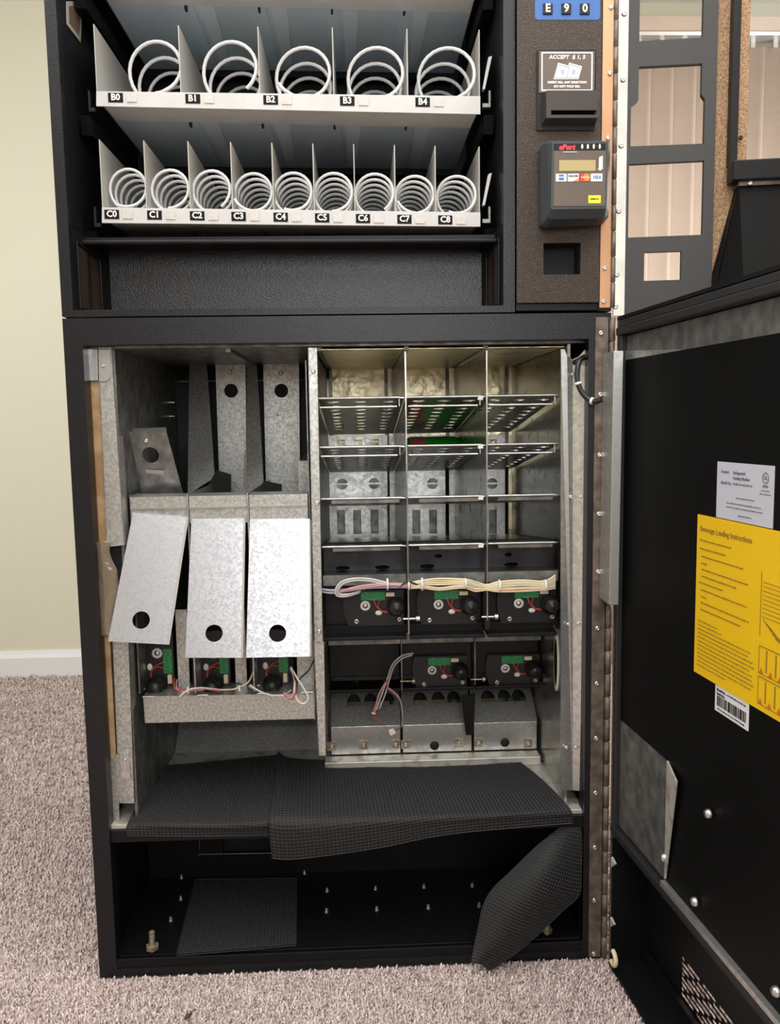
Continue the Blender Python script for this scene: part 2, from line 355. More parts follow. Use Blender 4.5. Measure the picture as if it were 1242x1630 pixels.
ob.build('oval_grommet', ['nylon', 'print_black'], dc)
box('deck', 'galvanized_rusty', dc, .028, .842, .012, .53, .264, .272, .001)
box('front_rail', 'black_satin', dc, .0285, .84, .006, .026, .243, .264, .001)
# left edge of the opening: foam, angle pieces and tape
pquad('foam_strip', 'foam_tan', dc, [(137, 605), (160, 605), (172, 880), (151, 880)], .034, .02)
pquad('foam_strip', 'foam_tan', dc, [(155, 960), (172, 960), (186, 1225), (170, 1225)], .034, .02)
def angle(name, px, Y, mt, lip=.03):
    q = [P(x, y, Y) for x, y in px]; b = MB().slab(q, (0, .002, 0)); b.slab([q[1], q[2], q[2]+Vector((0, lip, 0)), q[1]+Vector((0, lip, 0))], (-.002, 0, 0))
    return b.build(name, mt, dc, .0006)
angle('corner_angle', [(156, 552), (178, 552), (199, 868), (170, 871)], .028, 'galvanized_mottled')
angle('corner_angle', [(178, 1000), (205, 1000), (215, 1279), (190, 1279)], .028, 'galvanized_mottled')
pquad('corner_clip', 'galvanized', dc, [(134, 555), (155, 555), (156, 606), (136, 606)], .027, .002, .0006)
pquad('corner_clip', 'galvanized', dc, [(156, 556), (174, 556), (175, 601), (170, 607), (157, 607)], .025, .002, .0006)
pquad('corner_clip', 'galvanized_mottled', dc, [(171, 1218), (188, 1198), (190, 1310), (174, 1312)], .027, .002, .0006)
pquad('corner_clip', 'galvanized', dc, [(190, 1198), (205, 1198), (208, 1240), (192, 1240)], .0255, .002, .0006)
screw(dc, P(164, 582, .024), .003); screw(dc, P(199, 1210, .024), .003)
tp = MB()
rings = []
for k, (xc, y, wd) in enumerate([(163, 862, 12), (164, 880, 10), (166, 893, 13), (171, 910, 17), (172, 935, 18), (171, 960, 17), (170, 985, 14), (171, 1010, 13)]):
    c = P(xc, y, .022); r_ = wd*.00104; ring = []
    for i in range(14):
        a = 2*math.pi*i/14; f = 1+.16*math.sin(5*a+k*1.7)*(1 if 1 < k < 6 else .6); ring.append(c+Vector((math.cos(a)*r_*f, math.sin(a)*.007*f, .002*math.sin(3*a+k))))
    rings.append(ring)
tp.loft(rings, True, True); o = tp.build('clear_tape', 'tape_clear', dc); o['label'] = 'crumpled clear tape on the left edge'
pquad('black_gap', 'black_dull', dc, [(176, 872), (205, 868), (208, 1005), (178, 1005)], .05, .004)
# right flange of the opening
fl = MB().slab([P(893, 556, .028), P(899, 556, .028), P(903, 566, .028), P(912, 572, .034), P(912, 1258, .034), P(893, 1258, .028)], (0, .003, 0))
fl.slab([P(912, 572, .034), P(921, 568, .028), P(932, 556, .022), P(937, 552, .022), P(932, 1260, .022), P(912, 1258, .034)], (0, .003, 0))
fl.build('right_flange', 'galvanized', dc)
for x, y in ((909, 791), (926, 791), (905, 994), (921, 993), (902, 1190), (917, 1190), (912, 596), (931, 600)): screw(dc, P(x, y, .027), .0032)
pquad('hinge_side_post', 'black_satin', dc, [(938, 553), (942, 553), (931, 1290), (926, 1290)], .012, .02)
# dark cable from the cabinet to the door
cp = [P(931, 568, .015), P(922, 576, .0), P(919, 600, -.006), P(924, 620, -.01), P(935, 634, -.015), P(947, 639, -.022), P(958, 636, -.03)]
cb = MB().tube(smooth_path(cp), .0045, 10).build('door_cable', 'wire_black', dc); cb['label'] = 'short black cable running to the lower door'
for k in (20, 37):
    pth = smooth_path(cp); d_ = (pth[k+1]-pth[k]).normalized()
    MB().lathe(pth[k], d_, [(.0046, -.002), (.0058, -.002), (.0058, .002), (.0046, .002)], 12).build('cable_tie', 'nylon', cb)
MB().tube(smooth_path([P(913, 578, .018), P(922, 573, .012), P(934, 568, .012)]), .004, 8).build('cable_clip', 'plastic_black', dc)
# piano hinge of the lower door
lf = box('hinge_leaf', 'brown_leaf', dc, .8475, .869, -.004, 0, .008, 1.108, .0008); lf['label'] = 'brown piano hinge leaf'
kn = MB()
prof = []
for i in range(28):
    z0 = .008+i*.0393; prof += [(.0035, z0), (.0052, z0+.001), (.0052, z0+.0375), (.0035, z0+.0385)]
kn.lathe((.8745, -.006, 0), (0, 0, 1), prof, 12); kn.build('hinge_barrel', 'brown_leaf', dc)
for x, y in ((962, 530), (958, 628), (956, 724), (955, 818), (954, 910), (953, 1000), (952, 1088), (950, 1175), (949, 1262), (948, 1349), (947, 1433), (946, 1518)):
    q = P(x, y, -.004); q.x = .8565; screw(dc, q, .0042)
# bottom compartment
bp = MB().flat(plate2d(rect(.02, .85, .03, .264), [rect(.17, .335, .075, .14)], .004), FX(.262)); bp.build('compartment_panel', 'black_satin', dc)
fb = MB()
MB().box(.165, .34, .30, .31, .06, .15).build('opening_back', 'black_dull', dc)
for i in range(26): put('cooling_fin', bpy.data.meshes.get('cooling_fin') or MB().box(0, .001, 0, .03, 0, .03).mesh('cooling_fin', 'galvanized_dark'), dc, (.176+i*.0048, .268, .112))
for q0, q1 in (((317, 1330), (318, 1352)), ((316, 1360), (432, 1358))):
    a, b = P(*q0, .258), P(*q1, .258); MB().tube([a, b], .0012, 6).build('opening_rim', 'galvanized_dark', dc)
box('compartment_floor', 'black_satin', dc, .02, .855, .02, .262, .03, .032)
box('bottom_lip', 'black_satin', dc, .018, .857, .002, .006, .006, .034, .001)
def bolt(p, h, r, mt='bolt_rusty', nut=True):
    b = MB().lathe((0, 0, 0), (0, 0, 1), sum([[(r, i*h/10), (r*.82, (i+.5)*h/10)] for i in range(10)], []) + [(r, h*.97), (r*.6, h)], 14)
    o = put('leveling_bolt', b.mesh('leveling_bolt', mt), dc, p)
    if nut:
        n_ = put('nut', MB().lathe((0, 0, 0), (0, 0, 1), [(r*2.1, 0), (r*2.1, .006), (r*1.1, .0068)], 6, False).mesh('nut', mt), o, p); n_.location = (0, 0, .004)
    return o
bolt(PZ(243, 1513, .032), .036, .0055); bolt(PZ(871, 1486, .032), .03, .0045)
stub = MB().lathe((0, 0, 0), (0, 0, 1), [(.0045, 0), (.0045, .002), (.0032, .003), (.0032, .007), (.0018, .0085)], 10).mesh('screw_end', 'galvanized_dark')
for x, y in ((521, 1419), (598, 1416), (675, 1413), (752, 1411), (520, 1452), (600, 1449), (682, 1446), (763, 1443), (288, 1432), (272, 1466), (289, 1398), (485, 1391)):
    put('screw_end', stub, dc, PZ(x, y, .032))

# ------------------------------------------------------------------ lower door (about 95 degrees open)
TH = math.radians(5.35); DH = Vector((.885, -.020, 0)); DU = Vector((math.sin(TH), -math.cos(TH), 0)); LD = Fr(DH, DU, (0, 0, 1))
def ld(x, y, c=0.0):
    d = ray(x, y); n = LD.w; t = ((DH + n*c - CAM).dot(n))/d.dot(n); q = CAM + d*t - DH
    return q.dot(DU), q.z
DL = .80
vents = []
s0, z0 = ld(1086, 1522, -.062)
for r_ in range(22):
    z_ = z0-.002-r_*.0086
    if z_ < .03: break
    off = (-.0305, .0, -.0155)[r_ % 3]
    for k in range(11):
        a = s0+off+k*.047; b_ = a+.0385; a = max(a, s0)
        if b_-a > .008: vents.append(slot(a, b_, z_, .0056))
dk = MB().flat(plate2d(rect(0, DL, .006, 1.106), vents, .0008), LD, 0, 0, -.0625)
# perimeter edges of the door shell (along u, up v, out w)
dk.box(0, DL, .006, .011, -.062, .008, LD); dk.box(0, DL, 1.101, 1.106, -.062, .008, LD); dk.box(0, .004, .011, 1.101, -.062, .004, LD); dk.box(DL-.005, DL, .011, 1.101, -.062, .004, LD)
dk.box(.004, DL-.005, .011, .030, -.060, -.052, LD)
door = dk.build('door', 'black_satin', dc); door['label'] = 'opened lower door, its black inner side to the left'
# flat foam core carrying the liner
MB().box(.012, DL-.01, .235, 1.098, -.06, -.006, LD).build('door_core', 'black_dull', door)
gk = MB()
for c0, c1, a, b in ((.0, .008, 1.088, 1.1), (-.004, .012, 1.076, 1.088)): gk.box(.004, DL-.005, a, b, c0-.006, c1, LD)
for a, b, c1 in ((.004, .012, .006), (.012, .020, .010)): gk.box(a, b, .245, 1.076, -.006, c1, LD)
for a, b, c1 in ((.240, .252, .004), (.252, .262, .010)): gk.box(.004, DL-.005, a, b, -.012, c1, LD)
gk.build('gasket', 'rubber', door, .002)
MB().box(.021, DL-.01, .265, 1.074, -.006, -.001, LD).build('door_liner', 'galvanized_dark', door)
pn = MB().flat(plate2d([(.021, .452), (.021, 1.037), (.79, 1.032), (.79, .268), (.191, .271), (.191, .451)], (), .004), LD, 0, 0, -.0004)
pn.build('door_panel', 'panel_black', door)
MB().box(.021, .19, .270, .452, -.001, .0008, LD).build('lower_plate', 'galvanized_dark', door)['label'] = 'scuffed grey metal plate'
MB().slab([LD(.190, .452, .001), LD(.236, .442, .010), LD(.236, .44, .010), LD(.197, .276, .004), LD(.190, .274, .001)], LD.w*.003).build('plate_flange', 'galvanized_rusty', door)
MB().box(.19, .79, .262, .270, .002, .010, LD).build('panel_rail', 'galvanized', door)
# galvanised post at the hinge edge of the door liner
gp = MB().slab([P(977, 559, -.06), P(993, 558, -.06), P(985, 963, -.06), P(970, 963, -.06)], (0, .055, 0)); gp.build('hinge_post', 'galvanized', door, .001)
lp = [(*ld(990, 558, .0006), .0006), (*ld(1088, 556, .0006), .0006), (*ld(1080, 562, .0006), .0006), (*ld(990, 576, .0006), .0006)]
MB().slab([LD(*q) for q in lp], LD.w*.001).build('liner_strip', 'galvanized', door)
MB().box(.8795, .8895, -.019, -.014, .010, 1.104).build('door_leaf', 'brown_leaf', door, .0006)
for (x, y), c in (((1130, 1295), .005), ((1108, 1435), .005), ((1008, 1552), -.05), ((1059, 1365), .004), ((1238, 1578), .005)):
    s_, z_ = ld(x, y, c); MB().lathe(LD(s_, z_, c), LD.w, [(.0062, 0), (.0062, .003), (.0045, .006), (0, .0065)], 12).build('door_screw', 'steel', door)
for x, y in ((975, 1330), (977, 1425)):
    s_, z_ = ld(x, y, -.03); MB().slab([LD(.006, z_+.009, .004), LD(.017, z_+.002, .002), LD(.006, z_-.009, .004)], LD.w*.004).build('door_bracket', 'galvanized_rusty', door)
s_, z_ = ld(976, 1524, .012)
MB().tube([LD(s_+.012*math.cos(a), z_+.012*math.sin(a), .012) for a in np.linspace(-2.2, 1.6, 12)], .004, 8).build('door_hook', 'cream', door)

# stickers on the door (print is part of each sticker)
def lines_of_words(b, fr, x0, x1, y, h, seed, c):
    rg = random.Random(seed); x = x0
    while x < x1-.002:
        wd = min(rg.uniform(.003, .009), x1-x); b.box(x, x+wd, y-h*.28+rg.uniform(0, h*.1), y+h*.28-rg.uniform(0, h*.1), c, c+.0003, fr); x += wd+rg.uniform(.0010, .0018)
yl = MB(); ys = [ld(1113, 818, .003), ld(1242, 850, .003), ld(1242, 1149, .003), ld(1102, 1064, .003)]
ya, yb_, yt, yz = ys[0][0]-.003, .60, .8185, .6065
yl.box(ya, yb_, yz, yt, .0025, .0032, LD); yl.mat(1)
yl.flat(text2d('Beverage Loading Instructions', .0098, 'LEFT', .0002), LD, ya+.008, yt-.018, .0034)
rows = [(.033, .075), (.044, .062), (.054, .105), (.063, .022), (.071, .115), (.080, .09), (.089, .058), (.098, .112), (.107, .02), (.115, .118), (.124, .1)]
for i, (dy, ln) in enumerate(rows): lines_of_words(yl, LD, ya+.008+(.006 if i > 1 and i != 6 else 0), ya+.008+ln, yt-dy, .0042, i, .0033)
for i, ln in enumerate((.05, .058, .125, .118, .128, .132, .124, .13, .128, .131, .126, .07)): lines_of_words(yl, LD, ya+.008, ya+.008+ln, yt-.140-i*.0054, .0032, 50+i, .0033)
dx = ya+.148                                                    # line drawings at the right of the sheet
for k in range(9): yl.box(dx+.004, dx+.12, yt-.062-k*.005, yt-.0612-k*.005, .0033, .0036, LD)
yl.box(dx, dx+.0012, yt-.125, yt-.05, .0033, .0036, LD)
for k in range(5): yl.slab([LD(dx+.006+k*.006, yt-.104-k*.004, .0033), LD(dx+.026+k*.006, yt-.113-k*.003, .0033), LD(dx+.026+k*.006, yt-.115-k*.003, .0033), LD(dx+.006+k*.006, yt-.1055-k*.004, .0033)], LD.w*.0003)
for k in range(2):
    zt = yt-.137-k*.036
    yl.mat(1).box(dx, dx+.12, zt, zt+.0012, .0033, .0036, LD).box(dx, dx+.12, zt-.032, zt-.031, .0033, .0036, LD).box(dx, dx+.001, zt-.031, zt, .0033, .0036, LD)
    for j in range(6):
        yl.mat(1).box(dx+.014+j*.018, dx+.0165+j*.018, zt-.028, zt-.002, .0033, .0036, LD)
        yl.mat(2).slab([LD(dx+.002+j*.018, zt-.031, .0037), LD(dx+.010+j*.018, zt-.031, .0037), LD(dx+.006+j*.018, zt-.024, .0037)], LD.w*.0002)
o = yl.build('instruction_sticker', ['sticker_yellow', 'print_brown', 'print_rust'], door); o['label'] = 'yellow loading instruction sheet'
rl = MB(); a0 = ld(1142, 735, .003)[0]; a1 = ld(1233, 742, .003)[0]
rl.box(a0, a1, .8195, .8895, .002, .0026, LD).mat(1)
for tx, x, y, sz in (('Product:', .01, .012, .0052), ('Refrigerated', .037, .012, .0052), ('Vending Machine', .037, .0185, .0052), ('Model No.:', .01, .0255, .0052)):
    rl.flat(text2d(tx, sz, 'LEFT', .0001), LD, a0+x, .8895-y, .0028)
lines_of_words(rl, LD, a0+.037, a0+.078, .8895-.0255, .004, 3, .0027); lines_of_words(rl, LD, a0+.045, a0+.083, .8895-.042, .003, 4, .0027)
lines_of_words(rl, LD, a0+.024, a0+.098, .8895-.0495, .003, 5, .0027); lines_of_words(rl, LD, a0+.024, a0+.1, .8895-.0545, .003, 6, .0027); lines_of_words(rl, LD, a0+.05, a0+.078, .8895-.063, .003, 7, .0027)
rl.flat(plate2d(circ(0, 0, .0065), [circ(0, 0, .0052)], .0003), LD, a1-.016, .8895-.0145, .0028)
rl.flat(text2d('UL', .0062, 'CENTER', .0002), LD, a1-.016, .8895-.0145, .0028); rl.flat(text2d('LISTED', .0036, 'CENTER', .0001), LD, a1-.016, .8895-.024, .0028)
lines_of_words(rl, LD, a1-.024, a1-.008, .8895-.029, .0024, 8, .0027); lines_of_words(rl, LD, a1-.027, a1-.005, .8895-.033, .0024, 9, .0027)
o = rl.build('rating_sticker', ['sticker_white', 'print_soft'], door); o['label'] = 'pale grey rating sticker with a round test mark'
bc = MB(); b0 = ld(1137, 1130, .003)[0]; b1 = ld(1190, 1166, .003)[0]
bc.box(b0, b1, .572, .611, .0015, .0021, LD).mat(1); bc.flat(text2d('Model No.:', .0046, 'LEFT', .0001), LD, b0+.004, .6005, .0023); bc.flat(text2d('Serial No.:', .0046, 'LEFT', .0001), LD, b0+.004, .5955, .0023)
lines_of_words(bc, LD, b0+.028, b1-.006, .6005, .0032, 11, .0022)
rg = random.Random(5); x = b0+.005
while x < b1-.006:
    wd = rg.choice((.0006, .0012, .002)); bc.box(x, x+wd, .580, .593, .0022, .0024, LD); x += wd+rg.choice((.0006, .001, .0014))
lines_of_words(bc, LD, b0+.006, b1-.008, .576, .0028, 12, .0022)
o = bc.build('barcode_sticker', ['sticker_bright', 'print_black'], door); o['label'] = 'white barcode sticker under the yellow sheet'

# ================================================================== right half of the drink cabinet: rack of sloping can shelves
cr = thing('can_rack', 'galvanized rack of three shelf columns filling the right half of the lower cabinet', 'rack', (.605, .05, .272))
def post(px, Y, name='divider_post'):
    q = [P(x, y, Y) for x, y in px]; b = MB().slab(q, (0, .002, 0)); b.slab([q[0], q[3], q[3]+Vector((0, .03, 0)), q[0]+Vector((0, .03, 0))], (.002, 0, 0)); return b.build(name, 'galvanized_mottled', cr, .0006)
post([(490, 553), (505, 553), (514, 1022), (500, 1022)], .026); post([(499, 1022), (516, 1022), (519, 1203), (507, 1203)], .034)
MB().box(.392, .394, .036, .52, .39, 1.06).build('side_sheet', 'galvanized_dark', cr)
for x, y in ((499, 591), (505, 801), (508, 1006)): screw(cr, P(x, y, .025), .004)
for X, z0 in ((.5425, .583), (.678, .601)): box('partition', 'sheet_metal', cr, X-.001, X+.001, .04, .51, z0, 1.061)
for X, z0 in ((.537, .43), (.679, .438)): box('lower_partition', 'galvanized_dark', cr, X-.001, X+.001, .20, .5, z0, .545)
BX = [(.397, .540), (.545, .676), (.681, .803)]
ROWS = [(.986, .922, 1), (.9045, .838, 1), (.8175, .762, 0), (.7355, .689, 0)]
for x0, x1 in BX:
    wd = x1-x0
    for zf, zb, perf in ROWS:
        ln = math.hypot(.45, zf-zb); hs = []
        if perf:
            for i in range(3):
                for k in range(9): c_ = (i+.5)*wd/3; hs.append(circ(c_, .034+k*.043, .0125, 12, .0095))
        fr = Fr((x0, .05, zf), (1, 0, 0), (0, .45, zb-zf)); b = MB().flat(plate2d(rect(0, wd, 0, ln), hs, .0016), fr)
        b.tube([(x0, .048, zf+.0005), (x1-.006, .048, zf+.0005)], .0022, 8)
        s_ = b.build('shelf', 'shelf_metal', cr)
        if perf:
            MB().tube([(x0+.002, .049, zf-.0145), (x1-.012, .049, zf-.0145)], .0016, 8).tube([(x1-.008, .049, zf), (x1-.008, .049, zf-.0145)], .0014, 6).build('front_rod', 'steel', s_)
        else: box('front_hem', 'galvanized_dark', s_, x0+.018, x1-.01, .052, .056, zf-.008, zf-.002)
        MB().box(x1-.012, x1-.003, .046, .058, zf-.006, zf+.001).build('shelf_clip', 'nylon', s_, .001) if x1 < .68 and x1 > .6 else None
# metal plates on the back wall of each bay
for xg0, xg1 in ((617.5, 622), (709.5, 719), (804.5, 809)):
    a, b_ = P(xg0, 745, .512), P(xg1, 858, .512); box('plate_gap', 'black_dull', cr, a.x, b_.x, .512, .516, b_.z, a.z)
for i, (xl, xr) in enumerate(((524, 617), (620, 709), (715, 804))):
    for y0, y1, kind in ((694, 716, 0), (747, 795, 1), (802, 858, 2)):
        A = P(xl, y0, .505); B = P(xr, y1, .505); w_, h_ = B.x-A.x, A.z-B.z; hs = []
        if kind == 0: hs = [rect(w_*f-.009, w_*f+.009, h_*.35, h_*.72) for f in (.2, .5, .78)]
        if kind == 1: hs = [circ(w_*f, h_*.52, .0125, 20) for f in (.22, .77)]
        if kind == 2: hs = [rect(w_*f-.009, w_*f+.009, h_*.16, h_*.82) for f in (.2, .48, .78)]
        b = MB().flat(plate2d(rect(0, w_, 0, h_), hs, .0016), Fr((A.x, .505, B.z)))
        if kind == 1:
            for f in (.22, .77): b.box(A.x+w_*f-.0135, A.x+w_*f+.0135, .5055, .507, B.z+h_*.49, B.z+h_*.55)
        b.build('back_plate', 'galvanized', cr)
        if kind: box('plate_backing', 'galvanized_dark', cr, A.x, B.x, .518, .520, B.z, A.z)
# punched channel above the motors
ch = MB().flat(plate2d(rect(.397, .806, .686, .728), [circ(x, .708, .007, 14, .0035) for x in (.60, .725)] + [circ(x, .690, .013, 16, .004) for x in (.43, .50, .58, .73)], .0016), FX(.10))
ch.build('punched_channel', 'channel_dark', cr); box('channel_lip', 'shelf_metal', cr, .397, .806, .098, .101, .7265, .7285)
box('channel_back', 'black_dull', cr, .397, .806, .14, .143, .56, .73); box('channel_ledge', 'channel_dark', cr, .397, .806, .055, .10, .684, .686)
for x0, x1 in BX: box('ledge_lip', 'galvanized_dark', cr, x0, x1, .053, .055, .668, .686)
# black housing below each upper motor
for x0, x1 in BX:
    box('motor_housing', 'plastic_black', cr, x0, x1, .094, .13, .588, .676, .002); box('housing_sill', 'black_satin', cr, x0, x1, .055, .12, .570, .576, .001)
    box('sill_front', 'black_satin', cr, x0, x1, .085, .089, .576, .590)
for X in (.5425, .678):
    MB().tube([(X-.009, .045, .609), (X+.012, .045, .609)], .0018, 8).lathe((X+.016, .045, .609), (1, 0, 0), [(.005, -.003), (.005, .003)], 8).build('wing_bolt', 'steel', cr)
    MB().tube([(X-.009, .19, .452), (X+.012, .19, .452)], .0018, 8).lathe((X+.016, .19, .452), (1, 0, 0), [(.005, -.003), (.005, .003)], 8).build('wing_bolt', 'bolt_rusty', cr)
box('partition_foot', 'plastic_black', cr, .6735, .6825, .038, .05, .588, .606, .001)
LX = [(.397, .535), (.539, .677), (.681, .808)]
for i, (x0, x1) in enumerate(LX):
    box('lower_header', 'galvanized_dark', cr, x0, x1, .205, .208, .522, .549); box('header_hem', 'shelf_metal', cr, x0, x1, .203, .206, .549, .551)
    box('motor_housing', 'plastic_black', cr, x0, x1, .232, .27, .45, .524, .002); box('housing_sill', 'black_satin', cr, x0, x1, .21, .27, .425, .431, .001)
    hs = [[((x1-x0)*f+.0155*math.cos(a), .048+.030*math.sin(a)) for a in [math.pi*k/10 for k in range(11)]] for f in ((.28, .55, .78) if i else (.33, .58, .83))]
    a = Vector((x0, .235, .3485)); b_ = Vector((x0, .34, .425)); ln = (b_-a).length
    MB().flat(plate2d(rect(0, x1-x0, 0, ln), hs, .0016), Fr(a, (1, 0, 0), b_-a)).build('sloped_plate', 'galvanized_mottled', cr)
    box('sloped_backing', 'black_dull', cr, x0, x1, .345, .348, .36, .43)
    MB().box(x0, x1-.0012, .233, .235, .292, .3485).build('kick_plate', 'galvanized', cr, .0005)
for x, y in ((528, 1188), (579, 1186), (630, 1185), (646, 1185), (731, 1183), (762, 1182), (841, 1183)):
    p = P(x, y, .232); MB().box(p.x-.009, p.x+.009, .2318, .233, p.z-.009, p.z+.009).build('stained_washer', 'bolt_rusty', cr); screw(cr, (p.x, .2315, p.z), .004)
for x, y in ((579, 1186), (692, 1187), (804, 1182)):
    p = P(x, y, .232); MB().lathe((p.x, .2325, p.z), (0, -1, 0), [(.009, 0), (.009, .0006), (0, .0006)], 16).build('plug', 'black_dull', cr)
for x, y, r in ((577, 1061, .0062), (566, 1062, .003), (538, 1050, .004), (612, 1083, .003), (568, 1085, .003)):
    q = P(x, y, .2315); MB().lathe(q, (0, -1, 0), [(r, -.001), (r, .0006), (r*.8, .0006), (r*.75, -.0008), (0, -.0008)], 16).build('mounting_hole', 'black_dull', cr)
MB().slab([P(735, 1108, .21), P(757, 1105, .21), P(754, 1170, .21), P(742, 1170, .21)], (0, .004, 0)).build('black_bracket', 'black_satin', cr)
box('deck_rail', 'galvanized_rusty', cr, .384, .808, .20, .232, .272, .290, .002)

# ------------------------------------------------------------------ motors
def motor_parts(root, labelled=True):
    o = wloc(root); f = Fr(o)
    MB().flat(plate2d([(-.052, -.033), (.046, -.033), (.046, .03), (-.056, .03), (-.0605, .012), (-.059, -.012)], (), .006), f, 0, 0, .003).build('mounting_plate', 'plastic_motor', root)
    MB().box(-.029, .0135, .0125, .0275, .0055, .0075, f).build('circuit_board', 'pcb', root)
    MB().box(.015, .030, .0195, .0265, .005, .012, f).build('connector', 'cream', root, .0006)
    MB().lathe(f(-.0215, .0025, .003), (0, -1, 0), [(.0088, 0), (.0088, .004), (.0052, .005), (.0050, .003), (0, .003)], 20).build('gear_washer', 'nylon', root)
    MB().lathe(f(-.0215, .0025, .005), (0, -1, 0), [(.0048, 0), (.0044, .003), (0, .0034)], 14).build('shaft', 'steel', root)
    q = MB().lathe(f(.002, -.0105, .004), (0, -1, 0), [(.0062, 0), (.0062, .003), (.005, .0042), (0, .0042)], 18); c_ = f(.002, -.0105, 0)
    q.v = [(x, y, c_.z+(z-c_.z)*.72) for x, y, z in q.v]; q.build('oval_tab', 'nylon', root)
    MB().lathe(f(.0325, .0015, .003), (0, -1, 0), [(.0165, 0), (.0165, .014), (.0135, .016), (.0135, .026), (.0128, .03), (.010, .033), (.004, .0348), (.002, .0352), (.002, .0366), (0, .0366)], 28).build('motor_can', 'plastic_motor', root)
    MB().tube(smooth_path([f(-.006, .0125, .007), f(-.003, .004, .009), f(.003, -.004, .009), f(.012, -.0075, .009), f(.021, -.0075, .008)]), .0011, 6).build('motor_lead', 'wire_red', root)
    MB().tube(smooth_path([f(.004, .0125, .007), f(.001, .002, .010), f(.010, -.0085, .010), f(.020, -.0095, .008)]), .0009, 6).build('motor_lead', 'wire_red', root)
    screw(root, f(-.0375, -.0255, .0035), .0052); screw(root, f(.0385, -.0235, .0035), .0048); screw(root, f(.010, -.001, .0035), .002)
def motor(label, p, ang=0.0, sc=1.0, src=[None]):
    g = 'vend motors of the can columns'
    if src[0] is None:
        r = thing('vend_motor', label, 'motor', p, g); motor_parts(r); src[0] = r; return r
    r = src[0].copy(); COL.objects.link(r); r.location = p; r['label'] = label; r.rotation_euler = (0, ang, 0); r.scale = (sc, sc, sc)
    for c in src[0].children: d = c.copy(); d.parent = r; COL.objects.link(d)
    return r
motor('black vend motor in the upper motor row, nearest the middle post', P(601, 965, .088))
motor('black vend motor in the middle bay of the upper motor row', P(717, 963, .088))
motor('black vend motor in the right bay of the upper motor row', P(844, 961, .088))
motor('black vend motor in the lower row, left one behind the hanging wires', P(705, 1067, .226))
motor('black vend motor in the lower row, beside the oval hole', P(821, 1064, .226))
for lb, px in (('upright black vend motor under the crooked left flap', (250, 1058)), ('upright black vend motor under the middle hanging flap', (339, 1058)), ('upright black vend motor under the right hanging flap', (433, 1056))):
    motor(lb, P(px[0], px[1], .115), math.pi/2, 1.06)

# ================================================================== left half: chute section with three columns
cs = thing('can_chute', 'galvanized three column chute in the left half of the lower cabinet', 'chute', (.225, .06, .43))
for x0, x1 in ((.076, .170), (.174, .271), (.275, .374)):
    MB().slab([(x0, .058, .780), (x0, .058, .8265), (x0, .10, .8285), (x0, .10, .827), (x0, .0595, .825), (x0, .0595, .780)], (x1-x0, 0, 0)).build('chute_lip', 'galvanized_mottled', cs)
    box('lip_hem', 'leaf_steel', cs, x0, x1, .054, .058, .8055, .8085)
for X, y0 in ((.172, .055), (.273, .055)): box('column_divider', 'galvanized_mottled', cs, X-.001, X+.001, y0, .45, .485, .83)
box('column_divider', 'galvanized_dark', cs, .376, .378, .055, .5, .43, 1.05); box('column_divider', 'galvanized_dark', cs, .074, .076, .06, .48, .485, .83)
def vplate(name, px, Y0, Y1, mt, holes=(), t=.002, par=cs):       # plate through four pixel corners, top edge at Y0, bottom edge at Y1
    a, b, c, d = (P(px[0][0], px[0][1], Y0), P(px[1][0], px[1][1], Y0), P(px[2][0], px[2][1], Y1), P(px[3][0], px[3][1], Y1))
    o_ = d; u = (c-d); v = (a-d); fr = Fr(o_, u, v - u*(v.dot(u)/u.dot(u))); L2 = lambda p: ((p-o_).dot(fr.u), (p-o_).dot(fr.v))
    b_ = MB().flat(plate2d([L2(d), L2(c), L2(b), L2(a)], [circ(*(lambda p: L2(p))(P(hx, hy, hY)), r) for hx, hy, hY, r in holes], t), fr)
    return b_.build(name, mt, par), fr
for px, hole, s1, s2 in (([(343, 577), (391, 577), (393, 788), (350, 788)], (368, 622, .42, .0145), (366, 593), None), ([(419, 577), (476, 577), (478, 790), (424, 790)], (448, 622, .42, .0145), (447, 594), (442, 660))):
    vplate('rear_plate', px, .42, .42, 'galvanized_mottled', [hole])
    screw(cs, P(s1[0], s1[1], .417), .005)
    if s2: screw(cs, P(s2[0], s2[1], .417), .003)
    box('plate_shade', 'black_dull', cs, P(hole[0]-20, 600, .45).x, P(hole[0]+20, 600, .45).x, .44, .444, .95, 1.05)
vplate('side_plate', [(302, 577), (331, 577), (342, 760), (299, 788)], .40, .30, 'galvanized_mottled')
vplate('side_plate', [(393, 577), (410, 577), (420, 770), (393, 790)], .40, .30, 'galvanized_mottled')
vplate('baffle', [(345, 748), (368, 755), (368, 788), (322, 788)], .29, .29, 'plastic_black'); vplate('baffle', [(421, 765), (449, 771), (448, 792), (398, 792)], .29, .29, 'plastic_black')
vplate('baffle', [(493, 718), (497, 716), (497, 732), (476, 732)], .25, .25, 'plastic_black')
vplate('side_plate', [(475, 733), (496, 733), (496, 788), (475, 788)], .26, .26, 'galvanized_mottled')
tpl, tf = vplate('tilted_plate', [(205, 687), (265, 687), (293, 790), (228, 790)], .09, .125, 'galvanized_dark', [(240, 724, .1026, .0145)])  # shadow on the plate is put into its darker metal colour
tpl['label'] = 'loose tilted metal plate with a round hole'
q = [P(211, 682, .098), P(264, 680, .098), P(265, 687, .088), P(211, 688, .088)]; MB().slab(q, (0, .002, 0)).build('bent_edge', 'galvanized', tpl)
q = [P(232, 747, .107), P(262, 749, .107), P(261, 755, .11), P(233, 753, .11)]; MB().slab(q, (0, -.001, 0)).build('plate_label', 'sticker_old', tpl); screw(tpl, P(233, 702, .093), .004)
MB().tube([P(392, 718, .285), P(390, 722, .285), P(390, 776, .285), P(393, 783, .285)], .0012, 6).build('spring_wire', 'steel', cs)
